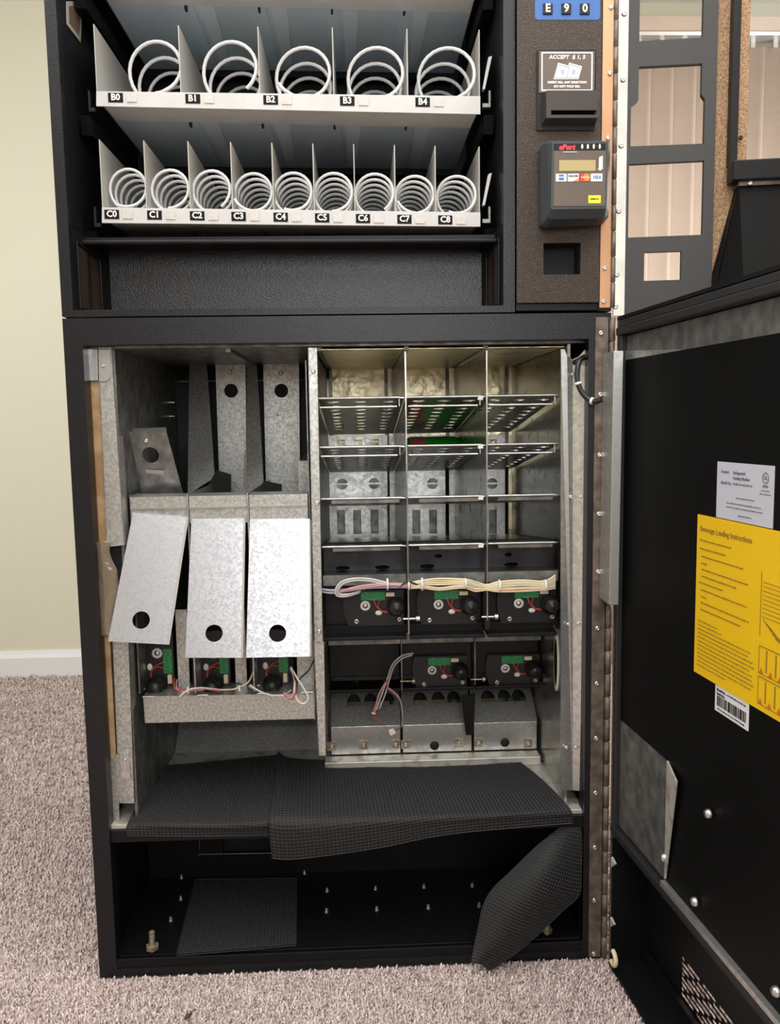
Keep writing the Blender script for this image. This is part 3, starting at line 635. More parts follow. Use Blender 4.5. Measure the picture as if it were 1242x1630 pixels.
for y in (640, 662): box('wall_rib', 'galvanized_mottled', cs, *(lambda a, b: (a.x, b.x, .40, .402, a.z-.002, a.z))(P(256, y, .40), P(278, y, .40)))
box('column_back', 'black_satin', cs, .07, .385, .47, .474, .43, 1.04)
# boxes behind the motors, upright strips between them, and the tray below
for x0, x1 in ((218, 279), (304, 371), (396, 470)):
    a, b = P(x0, 1020, .13), P(x1, 1110, .13); box('motor_housing', 'plastic_black', cs, a.x, b.x, .124, .17, b.z, .62, .002)
for x0, x1 in ((281, 303), (373, 394), (472, 500)):
    a, b = P(x0, 1020, .11), P(x1, 1108, .11); MB().box(a.x, b.x, .11, .112, b.z, .62).build('upright_strip', 'galvanized_mottled', cs)
MB().slab([P(228, 1110, .06), P(500, 1104, .06), P(503, 1144, .06), P(231, 1151, .06)], (0, .002, 0)).build('tray_front', 'galvanized_mottled', cs)
MB().slab([(.081, .06, .478), (.378, .06, .475), (.378, .13, .475), (.081, .13, .478)], (0, 0, .0015)).build('tray_top', 'galvanized_mottled', cs)
for x in (.082, .175, .278, .355): MB().tube([(x, .052, .4815), (x+.02, .052, .4815)], .0018, 6).build('pivot_rod', 'steel', cs)
MB().slab([(.07, .31, .273), (.386, .31, .273), (.386, .45, .40), (.07, .45, .40)], (0, .002, 0)).build('drop_ramp', 'galvanized_mottled', cs)
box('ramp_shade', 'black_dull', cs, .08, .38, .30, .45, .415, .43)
for i in range(18): put('tray_tooth', bpy.data.meshes.get('tray_tooth') or MB().box(0, .008, 0, .01, -.006, 0).mesh('tray_tooth', 'black_satin'), cs, (.11+i*.0145, .075, .4335))

# ------------------------------------------------------------------ three hanging flaps
def flap(label, px, hole, Yt, Yb):
    Ym = lambda y: Yt+(Yb-Yt)*(y-px[0][1])/(px[3][1]-px[0][1])
    pts = [P(x, y, Ym(y)) for x, y in px]
    t = thing('column_flap', label, 'metal flap', (pts[0]+pts[1])/2, 'hanging column flaps')
    o_ = pts[3]; u = pts[2]-pts[3]; v = pts[0]-pts[3]; fr = Fr(o_, u, v-u*(v.dot(u)/u.dot(u))); L2 = lambda p: ((p-o_).dot(fr.u), (p-o_).dot(fr.v))
    pl = MB().flat(plate2d([L2(p) for p in (pts[3], pts[2], pts[1], pts[0])], [circ(*L2(P(hole[0], hole[1], Ym(hole[1]))), .0142, 32)], .0016), fr).build('panel', 'galvanized_bright', t)
    c, b = L2(pts[2]), L2(pts[1])
    MB().slab([fr(*c), fr(*b), fr(b[0]+.0025, b[1]-.002, -.005), fr(c[0]+.0025, c[1], -.005)], fr.u*-.0012).build('folded_edge', 'nylon', t)  # metal edge in a pale colour that carries its bright reflection
    c, b = L2(pts[3]), L2(pts[0]); MB().slab([fr(*c), fr(*b), fr(b[0], b[1], -.010), fr(c[0], c[1], -.010)], fr.u*.0015).build('folded_edge', 'galvanized', t)
    MB().tube([fr(*L2(pts[0]), -.008), fr(*L2(pts[1]), -.008)], .002, 8).build('hinge_pin', 'steel', t)
flap('crooked galvanized flap, leftmost of the three hanging ones', [(212, 816), (297, 823), (266, 1026), (172, 1021)], (225, 987), .048, -.012)
flap('straight galvanized flap in the middle of the three hanging ones', [(305, 827), (388, 826), (384, 1047), (295, 1047)], (341, 1008), .048, -.006)
flap('wide bright galvanized flap beside the middle post', [(398, 827), (493, 826), (493, 1045), (392, 1047)], (442, 1008), .048, -.012)

# ------------------------------------------------------------------ wiring
def harness(name, label, paths, ties=(), conns=()):
    b0 = Vector(paths[0][2][0]); t = thing(name, label, 'wires', b0)
    for mt, r, pts in paths: MB().tube(smooth_path(pts, 6), r, 6).build('wire', mt, t)
    for p, ax, r in ties: MB().lathe(p, ax, [(r, -.0015), (r+.0012, -.0015), (r+.0012, .0015), (r, .0015)], 12).build('cable_tie', 'nylon', t)
    for px, Y, mt in conns: MB().slab([P(x, y, Y) for x, y in px], (0, .006, 0)).build('connector', mt, t, .0008)
rg = random.Random(21); pa = []
cols = ['wire_cream', 'wire_yellow', 'wire_white', 'wire_yellow', 'wire_cream', 'wire_grey', 'wire_yellow', 'wire_white', 'wire_orange', 'wire_cream']
for i, c in enumerate(cols):
    dy = (i-4.5)*1.9
    pa.append((c, .0016, [P(654, 932+dy*.5, .03), P(672, 930+dy*.7, .028), P(700, 931+dy+rg.uniform(-2, 2), .03), P(738, 929+dy*.8, .027), P(757, 934+dy+rg.uniform(-2, 2), .03), P(775, 935+dy*.5, .032),
                          P(794, 934+dy*.9, .03), P(830, 932+dy+rg.uniform(-1, 1), .03), P(866, 932+dy*.8, .03), P(884, 926+dy*1.2, .04)]))
harness('wire_bundle', 'cream and yellow wire bundle along the middle and right upper motors', pa,
        [(P(672, 930, .028), (1, 0, 0), .010), (P(795, 933, .03), (1, 0, 0), .010), (P(741, 929, .027), (1, 0, 0), .008), (P(868, 932, .03), (1, 0, 0), .009)])
MBt = lambda *a: [P(x, y, Y) for x, y, Y in a]
pa = [('wire_grey', .0022, MBt((617, 928, .03), (590, 922, .03), (565, 921, .028), (545, 926, .026), (535, 938, .026), (537, 948, .028), (552, 949, .03), (572, 943, .034))),
      ('wire_grey', .0020, MBt((617, 930, .03), (590, 925, .03), (566, 924, .028), (547, 929, .026), (538, 940, .026), (541, 946, .028), (556, 946, .03), (574, 941, .034))),
      ('wire_violet', .0024, MBt((512, 938, .04), (530, 940, .035), (560, 938, .03), (590, 933, .03), (620, 932, .03), (652, 932, .03))),
      ('wire_violet', .0020, MBt((512, 942, .04), (530, 944, .035), (558, 940, .03), (588, 936, .03), (620, 935, .03), (652, 935, .03))),
      ('wire_pink', .0018, MBt((540, 943, .03), (560, 936, .028), (590, 931, .028), (618, 929, .028), (652, 930, .03))),
      ('wire_pink', .0016, MBt((542, 940, .03), (562, 938, .028), (592, 934, .028), (618, 931, .027), (652, 933, .028))),
      ('wire_black', .0016, MBt((636, 934, .028), (650, 926, .026), (664, 930, .028), (676, 926, .028)))]
harness('wire_loop', 'grey and violet wires looping over the left upper motor', pa, [(P(617, 930, .029), (1, 0, 0), .009), (P(651, 932, .029), (1, 0, 0), .007)])
pa = [('wire_grey', .0018, MBt((658, 1040, .185), (640, 1044, .18), (625, 1058, .178), (617, 1080, .178), (608, 1105, .178), (599, 1130, .178))),
      ('wire_grey', .0016, MBt((656, 1043, .186), (641, 1048, .182), (628, 1060, .18), (620, 1082, .18), (613, 1106, .18), (604, 1128, .18))),
      ('wire_red', .0014, MBt((616, 1082, .177), (606, 1100, .176), (598, 1122, .176), (594, 1134, .176), (600, 1144, .176), (608, 1149, .176))),
      ('wire_pink', .0015, MBt((614, 1086, .176), (603, 1106, .175), (596, 1135, .175))),
      ('wire_red', .0013, MBt((616, 1086, .178), (617, 1096, .178), (628, 1105, .178), (637, 1115, .178), (640, 1135, .182), (640, 1155, .19), (630, 1162, .2))),
      ('wire_violet', .0017, MBt((617, 1094, .177), (630, 1104, .177), (638, 1117, .177), (641, 1138, .181), (640, 1156, .19)))]
harness('hanging_harness', 'loose grey and red wires hanging from the empty lower left bay', pa, [(P(595, 1135, .175), (.3, 0, .95), .003)], [([(618, 1163), (626, 1160), (631, 1167), (622, 1172)], .19, 'nylon')])
pa = [('wire_red', .0015, MBt((278, 1080, .07), (277, 1092, .05), (283, 1099, .045), (298, 1098, .045), (318, 1096, .05), (350, 1100, .05))),
      ('wire_pink', .0014, MBt((282, 1082, .07), (281, 1094, .05), (290, 1101, .044), (306, 1099, .045), (325, 1098, .05))),
      ('wire_white', .0015, MBt((286, 1109, .04), (300, 1098, .04), (318, 1095, .042), (335, 1096, .05), (352, 1098, .06))),
      ('wire_cream', .0015, MBt((350, 1098, .05), (372, 1097, .045), (384, 1092, .045), (396, 1085, .05), (404, 1068, .07))),
      ('wire_black', .0016, MBt((358, 1090, .06), (375, 1088, .05), (392, 1089, .05), (402, 1078, .06), (405, 1060, .08))),
      ('wire_violet', .0016, MBt((396, 1092, .045), (412, 1100, .04), (432, 1106, .04), (452, 1106, .042), (464, 1098, .045))),
      ('wire_white', .0014, MBt((398, 1090, .044), (415, 1101, .038), (434, 1107, .038), (455, 1106, .04))),
      ('wire_pink', .0014, MBt((452, 1102, .04), (462, 1112, .036), (467, 1105, .036), (468, 1080, .05), (462, 1064, .06))),
      ('wire_red', .0013, MBt((452, 1105, .04), (464, 1113, .035), (470, 1104, .035), (471, 1082, .05))),
      ('wire_white', .0017, MBt((463, 1062, .05), (476, 1084, .036), (489, 1105, .034), (490, 1114, .034), (484, 1120, .034), (476, 1117, .034), (470, 1106, .036), (469, 1085, .045))),
      ('wire_black', .0013, MBt((500, 1050, .05), (492, 1066, .05), (480, 1078, .055), (474, 1086, .06)))]
harness('lower_harness', 'thin mixed wires strung under the three upright motors', pa, [(P(382, 1096, .045), (1, 0, .2), .005), (P(300, 1098, .042), (1, 0, 0), .005)])

# green drink can left at the back
gc = thing('drink_can', 'green drink can lying at the back of the middle column', 'can', (.602, .45, .848))
a = P(652, 703, .45).x
MB().lathe((a-.01, .45, .881), (1, 0, 0), [(0, .001), (.026, 0), (.031, .007), (.033, .012), (.033, .108), (.029, .116), (.0265, .118), (.024, .116), (0, .116)], 28).build('can_body', 'can_green', gc)
rb = MB(); n = 14
for i in range(n):
    a0, a1 = -1.1+i*2.2/n, -1.1+(i+1)*2.2/n; rb.slab([(a+x, .45-.0332*math.cos(t), .881+.0332*math.sin(t)) for x, t in ((.0, a0), (.032, a0), (.032, a1), (.0, a1))], (0, -.0006, 0))
rb.build('can_emblem', 'can_red', gc)

# ================================================================== black ribbed mats
def sheet(name, label, rows, cell, lift=.0014, group=None):
    rows = [[Vector(p) for p in r] for r in rows]
    def resample(poly, n):
        d = [0]
        for i in range(1, len(poly)): d.append(d[-1]+(poly[i]-poly[i-1]).length)
        out = []
        for k in range(n+1):
            t = d[-1]*k/n; i = 1
            while i < len(poly)-1 and d[i] < t: i += 1
            out.append(poly[i-1].lerp(poly[i], (t-d[i-1])/max(d[i]-d[i-1], 1e-9)))
        return out
    rows = [smooth_path(r, 6) for r in rows]
    L = max(sum((r[i]-r[i-1]).length for i in range(1, len(r))) for r in rows); nu = max(2, int(L/cell))
    rows = [resample(r, nu) for r in rows]; cols = [smooth_path([r[k] for r in rows], 6) for k in range(nu+1)]
    L = max(sum((c[i]-c[i-1]).length for i in range(1, len(c))) for c in cols); nv = max(2, int(L/cell)); cols = [resample(c, nv) for c in cols]
    b = MB(); b.v = [tuple(p) for c in cols for p in c]
    for i in range(nu):
        for j in range(nv): b.f.append([i*(nv+1)+j, (i+1)*(nv+1)+j, (i+1)*(nv+1)+j+1, i*(nv+1)+j+1]); b.m.append(0); b.sm.append(True)
    o = b.build(name, ['mat_base', 'mat_rib']); tag(o, label, 'mat', group)
    w_ = o.modifiers.new('ribs', 'WIREFRAME'); w_.thickness = .0022; w_.use_replace = False; w_.material_offset = 1; w_.use_even_offset = False
    return o
ZD = .2755
D = lambda *a: [PZ(x, y, ZD+(a_[0] if a_ else 0)) for x, y, *a_ in a]
H = lambda Y, *a: [P(x, y, Y) for x, y in a]
gm = 'black ribbed mats'
sheet('ribbed_mat', 'black ribbed mat lying on the left of the metal deck', [
    D((246, 1219), (300, 1216), (380, 1208), (441, 1202, .004)), D((228, 1262), (300, 1260), (380, 1256), (436, 1252, .004)),
    D((205, 1308), (300, 1308), (380, 1308), (428, 1306, .004)), H(.002, (201, 1318), (300, 1319), (380, 1319), (427, 1316)), H(.004, (203, 1330), (300, 1331), (380, 1330), (428, 1329))], .0062, group=gm)
sheet('ribbed_mat', 'wide black ribbed mat lying on the right of the deck, drooping over its edge', [
    D((443, 1196, .016), (470, 1208, .004), (600, 1211, .002), (700, 1214), (815, 1204, .004)), D((440, 1225, .014), (490, 1230, .005), (600, 1232, .003), (720, 1232), (850, 1230, .003)),
    D((432, 1272, .012), (500, 1270, .006), (600, 1266, .004), (720, 1262, .004), (885, 1262, .004)), [P(428, 1303, .0), P(500, 1304, .0), P(600, 1300, -.002), P(720, 1296, -.004), P(908, 1288, -.004)],
    [P(430, 1335, -.006), P(500, 1335, -.006), P(600, 1325, -.008), P(720, 1311, -.008), P(912, 1299, -.006)], [P(433, 1366, .0), P(476, 1367, .0), P(600, 1350, -.004), P(720, 1327, -.006), P(912, 1310, -.004)]], .0066, group=gm)
rw = [((886, 1322), (925, 1314), .010, .000), ((852, 1350), (926, 1346), .006, .014), ((815, 1386), (925, 1390), .0, .03), ((784, 1416), (922, 1424), -.004, .036), ((769, 1444), (893, 1452), -.010, .034),
      ((761, 1480), (856, 1488), -.016, .028), ((753, 1518), (812, 1524), -.022, .018), ((751, 1536), (779, 1545), -.026, .006)]
sheet('ribbed_mat', 'curled black ribbed mat hanging down at the right onto the carpet', [[P(l[0]+(r_[0]-l[0])*t, l[1]+(r_[1]-l[1])*t-6*math.sin(math.pi*t), Y-b_*math.sin(math.pi*t)) for t in (0, .2, .4, .6, .8, 1)] for l, r_, Y, b_ in rw], .0066, group=gm)
sheet('ribbed_mat', 'flat black ribbed mat lying inside the dark bottom compartment', [[PZ(x, y, .0345) for x, y in r] for r in (((311, 1400), (392, 1399), (473, 1398)), ((300, 1440), (386, 1437), (473, 1434)), ((280, 1521), (376, 1513), (472, 1504)))], .0058, group=gm)
MB().tube([PZ(294, 1622, .012), PZ(299, 1617, .016), PZ(306, 1612, .013)], [.002, .004, .0015], 6).build('twig', 'twig')
tag(bpy.data.objects['twig'], 'tiny dark brown crumb on the carpet in front of the cabinet', 'debris')

# ================================================================== upper (snack) cabinet
Z0, Z1 = 1.118, 1.83
sc_ = thing('snack_cabinet', 'black upper half of the vending machine holding the white coil trays', 'vending machine', (.4375, 0, Z0))
MB().box(0, .016, .003, .75, Z0, Z1).box(.700, .717, .010, .75, Z0, Z1).box(W-.006, W, .003, .75, Z0, Z1).box(.016, W-.006, .45, .46, Z0, Z1).box(.016, W-.006, .01, .75, Z1-.02, Z1).box(.016, W-.006, .02, .45, Z0, Z0+.008).build('cabinet_shell', 'black_paint', sc_, .001)
MB().flat(plate2d(rect(0, .7175, Z0, Z1), [rect(.0175, .699, 1.1285, Z1-.03)], .02), FX(.010)).build('face_frame', 'black_frame', sc_, .0018)
# angled cheeks and textured front of the delivery bin
MB().flat(plate2d(rect(.043, .682, 1.135, 1.2525), (), .004), FX(.122)).build('bin_panel', 'black_hammer', sc_, .001)
for X0, X1 in ((.0175, .043), (.699, .682)):
    ck = MB().slab([(X0, .012, 1.13), (X1, .12, 1.13), (X1, .12, 1.255), (X0, .012, 1.255)], (.003 if X0 > .3 else -.003, 0, 0)); c_ = ck.build('bin_cheek', 'black_satin', sc_)
    L3 = lambda t, z, d=0: Vector((X0+(X1-X0)*t, .012+.108*t, z)) + Vector((.0012 if X0 < .3 else -.0012, -.0012, 0))*d
    rim = MB()
    for a, b in (((.12, 1.134), (.12, 1.238)), ((.12, 1.238), (.72, 1.222)), ((.72, 1.222), (.72, 1.134))): rim.tube([L3(a[0], a[1], 1), L3(b[0], b[1], 1)], .0016, 6)
    rim.build('window_rim', 'black_paint', c_)
    MB().slab([L3(.15, 1.136, .3), L3(.69, 1.136, .3), L3(.69, 1.219, .3), L3(.15, 1.233, .3)], (0, .0004, 0)).build('bin_window', 'window_brown', c_)
    MB().slab([L3(.38, 1.136, .9), L3(.45, 1.136, .9), L3(.45, 1.226, .9), L3(.38, 1.228, .9)], (0, .0004, 0)).build('window_bar', 'black_paint', c_)
MB().slab([(.0175, .05, 1.240), (.0175, .05, 1.250), (.0175, .43, 1.262), (.0175, .43, 1.255)], (.682, 0, 0)).build('bin_roof', 'black_satin', sc_)
MB().tube([(.0175, .046, 1.2415), (.6995, .046, 1.2395)], .0045, 10).build('roof_bar', 'black_paint', sc_)
for Xr in (.030, .688):
    for zr in (1.642, 1.446, 1.264): MB().slab([(Xr-.009, .08, zr-.028), (Xr+.009, .08, zr-.028), (Xr+.009, .07, zr), (Xr-.009, .07, zr)], (0, .36, 0)).build('tray_rail', 'panel_black', sc_, .001)
sq = [PX(105, 2, .0172), PX(131, 2, .0172), PX(128, 68, .0172), PX(106, 39, .0172)]
ws = MB().slab(sq, (.0006, 0, 0)); c0 = sum(sq, Vector())/4
ws.mat(1).slab([c0+(p-c0)*.72+Vector((.0008, 0, 0)) for p in sq], (.0003, 0, 0)); ws.build('wall_sticker', ['sticker_old', 'sticker_brown'], sc_)['label'] = 'old faded sticker on the inner side wall'
# control column
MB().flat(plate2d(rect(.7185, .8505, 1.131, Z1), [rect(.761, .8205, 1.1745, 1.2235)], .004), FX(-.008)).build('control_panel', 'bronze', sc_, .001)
MB().box(.7185, .8505, -.004, .012, Z0+.001, 1.131).build('panel_sill', 'black_satin', sc_, .001)
MB().flat(plate2d(rect(.755, .826, 1.168, 1.230), (), .004), FX(.03)).build('coin_cup_back', 'black_dull', sc_)
cu_ = MB()
for a in ((.757, .761, 1.17, 1.228), (.8205, .8245, 1.17, 1.228)): cu_.box(a[0], a[1], -.003, .03, a[2], a[3])
cu_.box(.757, .8245, -.003, .03, 1.1705, 1.1745).box(.757, .8245, -.003, .03, 1.2235, 1.2275); cu_.build('coin_cup', 'black_dull', sc_)
o = box('hinge_leaf', 'copper_leaf', sc_, .852, .8705, -.010, -.006, Z0+.004, Z1, .0008); o['label'] = 'copper toned hinge leaf'
box('hinge_backing', 'black_paint', sc_, .8505, .8715, -.006, .003, Z0, Z1)
prof = []
for i in range(18): z_ = Z0+.004+i*.0395; prof += [(.0025, z_), (.0038, z_+.001), (.0038, z_+.0375), (.0025, z_+.0385)]
MB().lathe((.8725, -.011, 0), (0, 0, 1), prof, 12).build('hinge_barrel', 'brown_leaf', sc_)
for x, y in ((973, 12), (971, 117), (968, 220), (963, 427), (961, 480)): screw(sc_, P(x, y, -.0105), .0036)

# ------------------------------------------------------------------ upper door, swung right round
T8 = math.radians(8.4); UD = Fr((.892, -.010, 0), (math.cos(T8), -math.sin(T8), 0), (0, 0, 1))
ud = MB().flat(plate2d(rect(.0005, .1345, 1.108, Z1), [rect(.017, .112, 1.5255, 1.735), [(.017, 1.4885), (.112, 1.4875), (.112, 1.442), (.1175, 1.434), (.1175, 1.3685), (.006, 1.370), (.006, 1.430), (.017, 1.438)],
     rect(.0045, .1185, 1.231, 1.3435), rect(.030, .0875, 1.163, 1.2075)], .010), UD, 0, 0, -.007)
ud = ud.build('door', 'charcoal_plate', sc_, .0008); ud['label'] = 'opened upper door with square cut-outs, swung to the right'
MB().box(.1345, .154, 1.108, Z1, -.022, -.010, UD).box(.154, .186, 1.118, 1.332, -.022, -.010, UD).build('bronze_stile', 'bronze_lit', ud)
MB().box(.154, .166, 1.333, Z1, -.022, .006, UD).build('glass_gasket', 'black_satin', ud, .001)
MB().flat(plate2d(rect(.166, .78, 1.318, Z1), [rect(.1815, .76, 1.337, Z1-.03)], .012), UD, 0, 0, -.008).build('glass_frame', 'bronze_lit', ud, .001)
MB().box(.180, .762, 1.336, Z1-.028, -.010, -.006, UD).build('door_glass', 'door_glass', ud)
MB().box(.154, .78, 1.304, 1.334, -.006, .026, UD).build('glass_ledge', 'black_satin', ud, .002)
hp = MB().slab([UD(.168, 1.300, -.01), UD(.168, 1.300, .012), UD(.168, 1.12, .055), UD(.134, 1.12, .012), UD(.134, 1.165, -.004)], UD.u*.003)
hp.slab([UD(.168, 1.298, .012), UD(.78, 1.298, .012), UD(.78, 1.12, .055), UD(.168, 1.12, .055)], UD.w*-.004)
hp.slab([UD(.166, 1.296, -.008), UD(.166, 1.292, .010), UD(.130, 1.125, .0), UD(.130, 1.125, -.008)], UD.u*.004); hp.build('delivery_flap', 'panel_black', ud)
MB().box(.166, .78, 1.298, 1.304, -.008, .016, UD).build('flap_strip', 'brown_leaf', ud)
MB().box(-.0175, .0005, 1.109, Z1, -.004, .0, UD).build('door_leaf', 'leaf_steel', ud, .0006)['label'] = 'bright steel hinge leaf'
for x, y in ((994, 22), (992, 127), (989, 232), (985, 336), (982, 437), (980, 488)):
    d = ray(x, y); t = (UD.o-CAM).dot(UD.w)/d.dot(UD.w); put('screw', screw_mesh(.0042), ud, CAM+d*t, (0, 0, -T8))
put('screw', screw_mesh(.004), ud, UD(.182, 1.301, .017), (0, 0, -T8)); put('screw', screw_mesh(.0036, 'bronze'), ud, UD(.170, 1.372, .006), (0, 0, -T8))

# ------------------------------------------------------------------ keypad
kp = thing('keypad', 'blue keypad at the top of the brown control column', 'keypad', (.7965, -.0105, 1.555))
KF = FX(-.0105)
MB().slab([KF(a, b) for a, b in [(.749, 1.5565), (.8445, 1.5565), (.8475, 1.5595), (.8475, 1.72), (.746, 1.72), (.746, 1.5595)]], (0, .003, 0)).build('keypad_plate', 'keypad_blue', kp, .0006)
for r_, row in enumerate(('E90', 'D78')):
    for c_, chx in enumerate(row):
        x = P(872+c_*29.5, 16, -.011).x-.0105+.0106; z = 1.572+r_*.0265
        k = MB().box(x-.0075, x+.0075, -.0125, -.0105, z-.008, z+.008).build('key', 'plastic_black', kp, .0008)
        MB().flat(text2d(chx, .0165, 'CENTER', .0004), FX(-.0127), x, z+.0004).build('key_digit', 'print_white', k)

# ------------------------------------------------------------------ bill validator
bv = thing('bill_validator', 'black bill acceptor with a white bordered instruction plate', 'bill acceptor', (.795, -.012, 1.395))
BF = FX(-.0102); A = P(855, 79, -.013); B = P(948, 207, -.013); bx0, bx1, bz0, bz1 = A.x, B.x, B.z, A.z; bw = bx1-bx0
MB().flat(plate2d(rect(bx0, bx1, bz0, bz1), (), .006), BF).build('bezel', 'plastic_black', bv, .0015)
MB().box(bx0+.003, bx1-.003, -.0150, -.013, bz1-.064, bz1-.003).build('plate', 'reader_face', bv)
pb = MB(); zt, zb = bz1-.0045, bz1-.0615; xl, xr = bx0+.0065, bx1-.006
pb.flat(plate2d(rect(xl, xr, zb, zt), [rect(xl+.002, xr-.002, zb+.002, zt-.002)], .0004), FX(-.0152)); xm = (xl+xr)/2
pb.flat(text2d('ACCEPT  $ 1, 5', .0076, 'CENTER', .0003, shear=.15, sp=1.12), FX(-.0153), xm, zt-.0075)
pb.flat(text2d('INSERT BILL ANY DIRECTION', .0044, 'CENTER', .00025, shear=.15, sp=1.05), FX(-.0153), xm, zb+.0125); pb.flat(text2d('DO NOT FOLD BILL', .0044, 'CENTER', .00025, shear=.15, sp=1.05), FX(-.0153), xm, zb+.0065)
pb.mat(1)
for qx, ang in ((-.006, 0), (.011, 0)):
    q4 = [(qx-.015, .0), (qx+.007, .0), (qx+.0125, .019), (qx-.008, .0245)]; pb.mat(1).slab([FX(-.0154-.0002*(qx > 0))(xm+a, zb+.017+b) for a, b in q4], (0, .0002, 0))
    cx_ = sum(a for a, b in q4)/4; cy_ = sum(b for a, b in q4)/4; f3 = FX(-.0157-.0002*(qx > 0))
    pb.mat(2).flat(plate2d([(cx_+(a-cx_)*.84, cy_+(b-cy_)*.84) for a, b in q4], [[(cx_+(a-cx_)*.76, cy_+(b-cy_)*.76) for a, b in q4]], .0001), f3, xm, zb+.017)
    pb.flat(plate2d(circ(cx_, cy_, .003, 14, .004), (), .0001), f3, xm, zb+.017)
pb.build('plate_print', ['print_white', 'sticker_bright', 'print_grey'], bv)
zm = bz1-.066
md = [[(bx0+.0075, -.013, zm), (bx1-.001, -.013, zm), (bx1-.001, -.013, bz0+.010), (bx0+.0075, -.013, bz0+.010)], [(bx0+.0115, -.030, zm-.001), (bx1-.0015, -.030, zm-.001), (bx1-.0015, -.030, bz0+.014), (bx0+.0115, -.030, bz0+.014)]]
mouth = MB().flat(plate2d(rect(bx0+.0105, bx1-.0015, bz0+.0115, zm-.001), [rect(bx0+.018, bx1-.0035, bz0+.016, zm-.030)], .004), FX(-.030))
mouth.slab([(bx0+.0075, -.0135, zm), (bx0+.0105, -.030, zm-.001), (bx0+.0105, -.030, bz0+.0115), (bx0+.0075, -.0135, bz0+.006)], (.002, 0, 0))
mouth.slab([(bx0+.0075, -.0135, bz0+.006), (bx0+.0105, -.030, bz0+.0115), (bx1-.0015, -.030, bz0+.0115), (bx1-.001, -.0135, bz0+.006)], (0, 0, .002)).slab([(bx0+.0075, -.0135, zm), (bx0+.0105, -.030, zm-.001), (bx1-.0015, -.030, zm-.001), (bx1-.001, -.0135, zm)], (0, 0, -.002))
mouth.build('bill_mouth', 'mouth_reflect', bv, .0008)
MB().box(bx0+.017, bx1-.003, -.0165, -.0145, bz0+.014, zm-.028).build('slot_dark', 'black_dull', bv); MB().slab([(bx0+.018, -.017, bz0+.021), (bx1-.0035, -.017, bz0+.021), (bx1-.0035, -.028, bz0+.0245), (bx0+.018, -.028, bz0+.0245)], (0, 0, .002)).build('slot_tongue', 'plastic_black', bv)
for x in (.031, .067): MB().lathe((bx0+x, -.0301, zm-.015), (0, -1, 0), [(.0028, 0), (.0022, .0006), (.0012, .0002), (0, .0002)], 12).build('dimple', 'plastic_black', bv)

# ------------------------------------------------------------------ card reader
rd = thing('card_reader', 'dark grey card payment terminal with a small yellow sticker', 'card reader', (.81, -.012, 1.25))
YF = -.062; p = lambda x, y, Y=YF: P(x, y, Y)
f0 = [p(880, 226), p(968, 226), p(966, 336), p(877, 336)]
def ring(Y, px): return [P(x, y, Y) for x, y in px]
body = MB().loft([ring(-.0125, [(858, 238), (862, 234), (968, 234), (970, 240), (966, 345), (955, 358), (864, 364), (858, 360)]),
                  ring(-.030, [(861, 230), (865, 228), (970, 228), (971, 234), (969, 345), (958, 358), (868, 362), (862, 358)]),
                  ring(-.052, [(872, 226), (876, 224), (971, 224), (972, 228), (969, 336), (962, 347), (880, 349), (873, 345)]),
                  ring(-.062, [(879, 226), (881, 225), (968, 225), (969, 227), (966, 330), (964, 332), (879, 333), (877, 331)])])
body.build('reader_body', 'reader_grey', rd, .002)
a = p(882, 229); b = p(963, 328); RF = FX(YF-.0006); fx0, fx1, fz0, fz1 = a.x, b.x, b.z, a.z; fw, fh = fx1-fx0, fz1-fz0
MB().flat(plate2d(rect(fx0, fx1, fz0, fz1), (), .001), RF).build('face_plate', 'reader_face', rd)
uu = lambda x, y: (fx0+fw*(x-345)/(1040-345), fz1-fh*(y-150)/(975-150))     # face coordinates as measured
RP = FX(YF-.0014); rect_u = lambda x0, y0, x1, y1: rect(uu(x0, y1)[0], uu(x1, y1)[0], uu(x0, y1)[1], uu(x0, y0)[1])
def rp(name, poly, mt, fr=RP, par=rd): return MB().flat(plate2d(poly, (), .0006), fr).build(name, mt, par)
x, y = uu(515, 200); MB().flat(text2d('ePort', .0105, 'CENTER', .0006, shear=.2), RP, x, y).build('logo', 'print_red', rd)
rp('logo_line', rect_u(465, 255, 655, 268), 'print_grey'); rp('top_band', rect_u(345, 150, 1040, 240), 'plastic_black', FX(YF-.0011))
for x in (722, 798, 878, 958): rp('light', [(uu(x, 190)[0]+a_, uu(x, 190)[1]+b_) for a_, b_ in circ(0, 0, .0016, 12, .0036)], 'print_white')
rp('display', rect_u(415, 368, 905, 512), 'lcd')
rp('swipe_arrow', [uu(a_, b_) for a_, b_ in ((950, 335), (1000, 310), (1000, 470), (1005, 480), (965, 510), (930, 480), (950, 478))], 'print_white')
sx = [(370, 515), (530, 680), (700, 822), (842, 998)]
for i, (x0, x1) in enumerate(sx): rp('card_mark', rect_u(x0, 548, x1, 650), ['print_white', 'print_white', 'print_red', 'print_white'][i])
R2 = FX(YF-.0019)
rp('card_square', rect_u(412, 560, 478, 632), 'print_blue', R2); x, y = uu(445, 596); MB().flat(text2d('AMEX', .0028, 'CENTER', .0001), FX(YF-.0023), x, y).build('card_name', 'print_white', rd)
x, y = uu(605, 580); MB().flat(text2d('DISCOVER', .0032, 'CENTER', .0001), R2, x, y).build('card_name', 'print_black', rd); rp('card_swoosh', [uu(600, 648), uu(678, 605), uu(678, 648)], 'print_orange', R2)
x, y = uu(785, 598); rp('card_disc', circ(x, y, .0053, 18), 'print_orange', R2); x, y = uu(760, 598); MB().flat(text2d('MasterCard', .0024, 'CENTER', .0001), FX(YF-.0023), x, y).build('card_name', 'print_white', rd)
x, y = uu(920, 598); MB().flat(text2d('VISA', .0066, 'CENTER', .0002, shear=.2), R2, x, y).build('card_name', 'print_blue', rd)
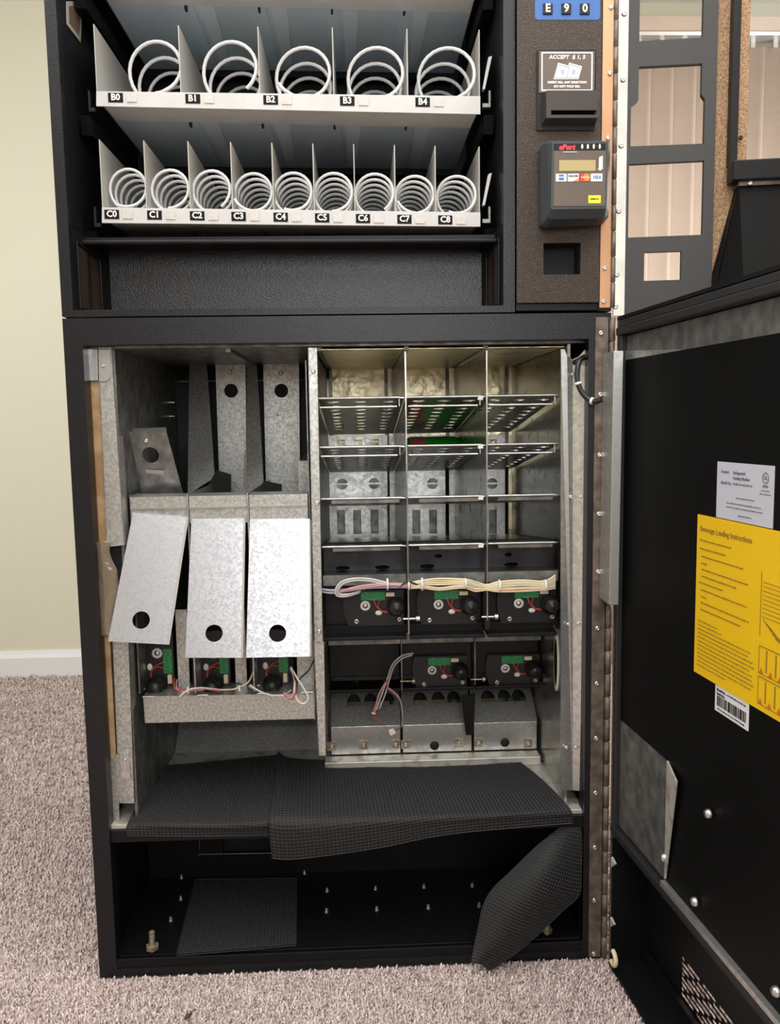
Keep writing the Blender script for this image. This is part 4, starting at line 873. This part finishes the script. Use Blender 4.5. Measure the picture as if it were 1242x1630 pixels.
ys_ = MB().flat(plate2d(rect_u(812, 835, 980, 940), (), .0006), RP); ys_.mat(1)
lines_of_words(ys_, Fr((0, YF-.0018, 0)), uu(838, 0)[0], uu(950, 0)[0], uu(0, 885)[1], .0028, 2, 0); ys_.build('yellow_sticker', ['sticker_lemon', 'print_black'], rd)

# ------------------------------------------------------------------ trays with coils
def coil_mesh(R, pitch, turns, wr, phase):
    n = int(26*turns); pts = []
    for i in range(n+1):
        a = phase + 2*math.pi*i/26; pts.append(Vector((R*math.cos(a), pitch*i/26, R*math.sin(a))))
    t0 = Vector((-math.sin(phase), 0, math.cos(phase)))*-1
    head = [pts[0]+t0*.016*k/3+Vector((0, .0008*k, 0))+Vector((-math.cos(phase), 0, -math.sin(phase)))*(.004*(k/3)**2) for k in (3, 2, 1)]
    return MB().tube(head+pts, wr, 7).mesh('coil', 'coil_white')
def tray(label, tl, tr, bl_, br, divx, apex, coils, R, pitch, wr, flags, fl_y, Yf=.06, back=.41, dz=0.0, seed=1):
    up = Vector((0, 0, dz)); TL, TR, BL, BR = (P(*q, Yf)+up for q in (tl, tr, bl_, br))
    t = thing('snack_tray', label, 'tray', ((TL.x+TR.x)/2, Yf, BL.z), 'coil trays of the snack cabinet')
    st = MB().slab([TL, TR, BR, BL], (0, .0022, 0)).build('price_strip', 'white_paint', t, .0005)
    back_v = Vector((0, back-Yf, 0)); rise = Vector((0, 0, .004))
    h0, h1 = BL+Vector((.012, .002, .001)), BR+Vector((-.006, .002, .001)); g = Vector((0, .075, .004))
    MB().slab([h0, h1, h1+g, h0+g], (0, 0, .002)).build('front_hem', 'tray_hem', t)
    p0, p1 = TL+Vector((.002, .07, -.010)), TR+Vector((-.002, .07, -.010))
    pan = MB().slab([p0, p1, p1+Vector((0, back-.13, 0)), p0+Vector((0, back-.13, 0))], (0, 0, .0016)).slab([TL+Vector((.002, .003, -.010)), TR+Vector((-.002, .003, -.010)), p1, p0], (0, 0, .0016)); pan.build('tray_pan', 'tray_paint', t)
    for e0, sg in ((p0, 1), (p1, -1)): MB().slab([e0, e0+Vector((0, back-.13, 0)), e0+Vector((0, back-.13, .02)), e0+Vector((0, 0, .02))], (.0015*sg, 0, 0)).build('pan_side', 'tray_paint', t)
    MB().slab([p0+Vector((0, back-.13, -.012)), p1+Vector((0, back-.13, -.012)), p1+Vector((0, back-.13, .05)), p0+Vector((0, back-.13, .05))], (0, .003, 0)).build('pan_back', 'black_satin', t)
    for i in range(1, 5):                                        # stiffening folds and slots under the pan
        q = p0.lerp(p1, i/5+.012); MB().box(q.x-.010, q.x+.010, .135, back-.02, q.z-.0022, q.z).build('pan_rib', 'tray_paint', t)
        MB().box(q.x-.0018, q.x+.0018, .137, .150, q.z-.014, q.z).build('pan_notch', 'black_dull', t)
        MB().slab([(q.x+.018, .14, q.z), (q.x+.046, .14, q.z), (q.x+.038, back-.03, q.z-.003), (q.x+.020, back-.03, q.z-.003)], (0, 0, -.0014)).build('pan_fold', 'tray_fold', t)
    for x in divx:
        f = (x-tl[0])/(tr[0]-tl[0]); b_ = TL.lerp(TR, f); top = P(x, apex[0]+(apex[1]-apex[0])*f, Yf+.002).z+dz
        MB().slab([(b_.x, Yf+.0025, b_.z-.010), (b_.x, Yf+.0025, top), (b_.x, back-.01, top), (b_.x, back-.01, b_.z-.010)], (.0016 if f < .99 else -.0016, 0, 0)).build('divider', 'divider_paint', t)
    rg = random.Random(seed); cm = [coil_mesh(R, pitch, (back-Yf-.04)/pitch, wr, a) for a in (-.5, -1.1, -1.5, -2.2)] if coils else []
    for i, (x, y) in enumerate(coils):
        c = P(x, y, Yf+.012); put('coil', cm[(i*7+seed) % 4], t, c)
    for i, (s_, x) in enumerate(flags):
        f = (x-tl[0])/(tr[0]-tl[0]); c = P(x, fl_y[0]+(fl_y[1]-fl_y[0])*f, Yf-.0005); fr = Fr(c, TR-TL, (0, 0, 1))
        b_ = MB().flat(plate2d(rect(-.0118, .0118, -.0072, .0072), (), .0006), fr); b_.mat(1).flat(text2d(s_, .0138, 'CENTER', .0004), fr, 0, .0003, .0008)
        b_.build('number_flag', ['print_black', 'print_white'], st)
        b_ = MB().flat(plate2d(rect(.018, .034, -.0065, .0065), (), .0004), fr, 0, 0, .0006).build('tape_patch', 'tape_paper', st) if coils else None
    e = TR+Vector((.004, .003, 0))
    MB().slab([e+Vector((.0, .0, .012)), e+Vector((.004, 0, .012)), e+Vector((.016, 0, .064)), e+Vector((.010, 0, .062))], (0, .012, 0)).build('tray_latch', 'white_paint', t, .0006)
    MB().slab([e+Vector((.0, .0, -.016)), e+Vector((.013, 0, -.016)), e+Vector((.013, 0, .010)), e+Vector((.010, 0, .010)), e+Vector((.010, 0, -.010)), e+Vector((.0, 0, -.010))], (0, .01, 0)).build('tray_hook', 'galvanized_dark', t)
    e = TL+Vector((-.004, .003, 0))
    MB().slab([e+Vector((.0, .0, -.030)), e+Vector((-.010, 0, -.030)), e+Vector((-.010, 0, .002)), e+Vector((-.007, 0, .002)), e+Vector((-.007, 0, -.024)), e+Vector((.0, 0, -.024))], (0, .01, 0)).build('tray_hook', 'black_paint', t)
    return t
dB = (153, 285, 410, 528, 647, 764.5); dC = (162, 231, 300, 367, 432, 497, 562, 627, 692, 764.5)
cB = [(241, 102), (363, 105), (480, 107), (598, 110), (713, 112)]; cC = [(200, 297), (268, 299), (335, 301), (401, 303), (465, 303), (530, 304), (596, 306), (661, 307), (728, 308)]
fB = [('B%d' % i, x) for i, x in enumerate((184, 307, 431, 553, 673))]; fC = [('C%d' % i, x) for i, x in enumerate((178, 246, 314, 380, 447, 513, 578, 644, 709))]
tray('snack coil tray with five large coils, number flags B0 to B4', (153, 145), (765, 153), (153, 169), (765, 182), dB, (38, 47), cB, .0455, .060, .0031, fB, (155, 164), seed=1)
tray('snack coil tray with nine small coils, number flags C0 to C8', (162, 330), (765, 338), (162, 355), (765, 361), dC, (222, 233), cC, .0318, .031, .0026, fC, (341, 351), seed=2)
tray('highest snack tray, only its underside in view', (153, 145), (765, 153), (153, 169), (765, 182), dB, (38, 47), [], .0455, .06, .003, [], (0, 0), dz=.188, seed=3)
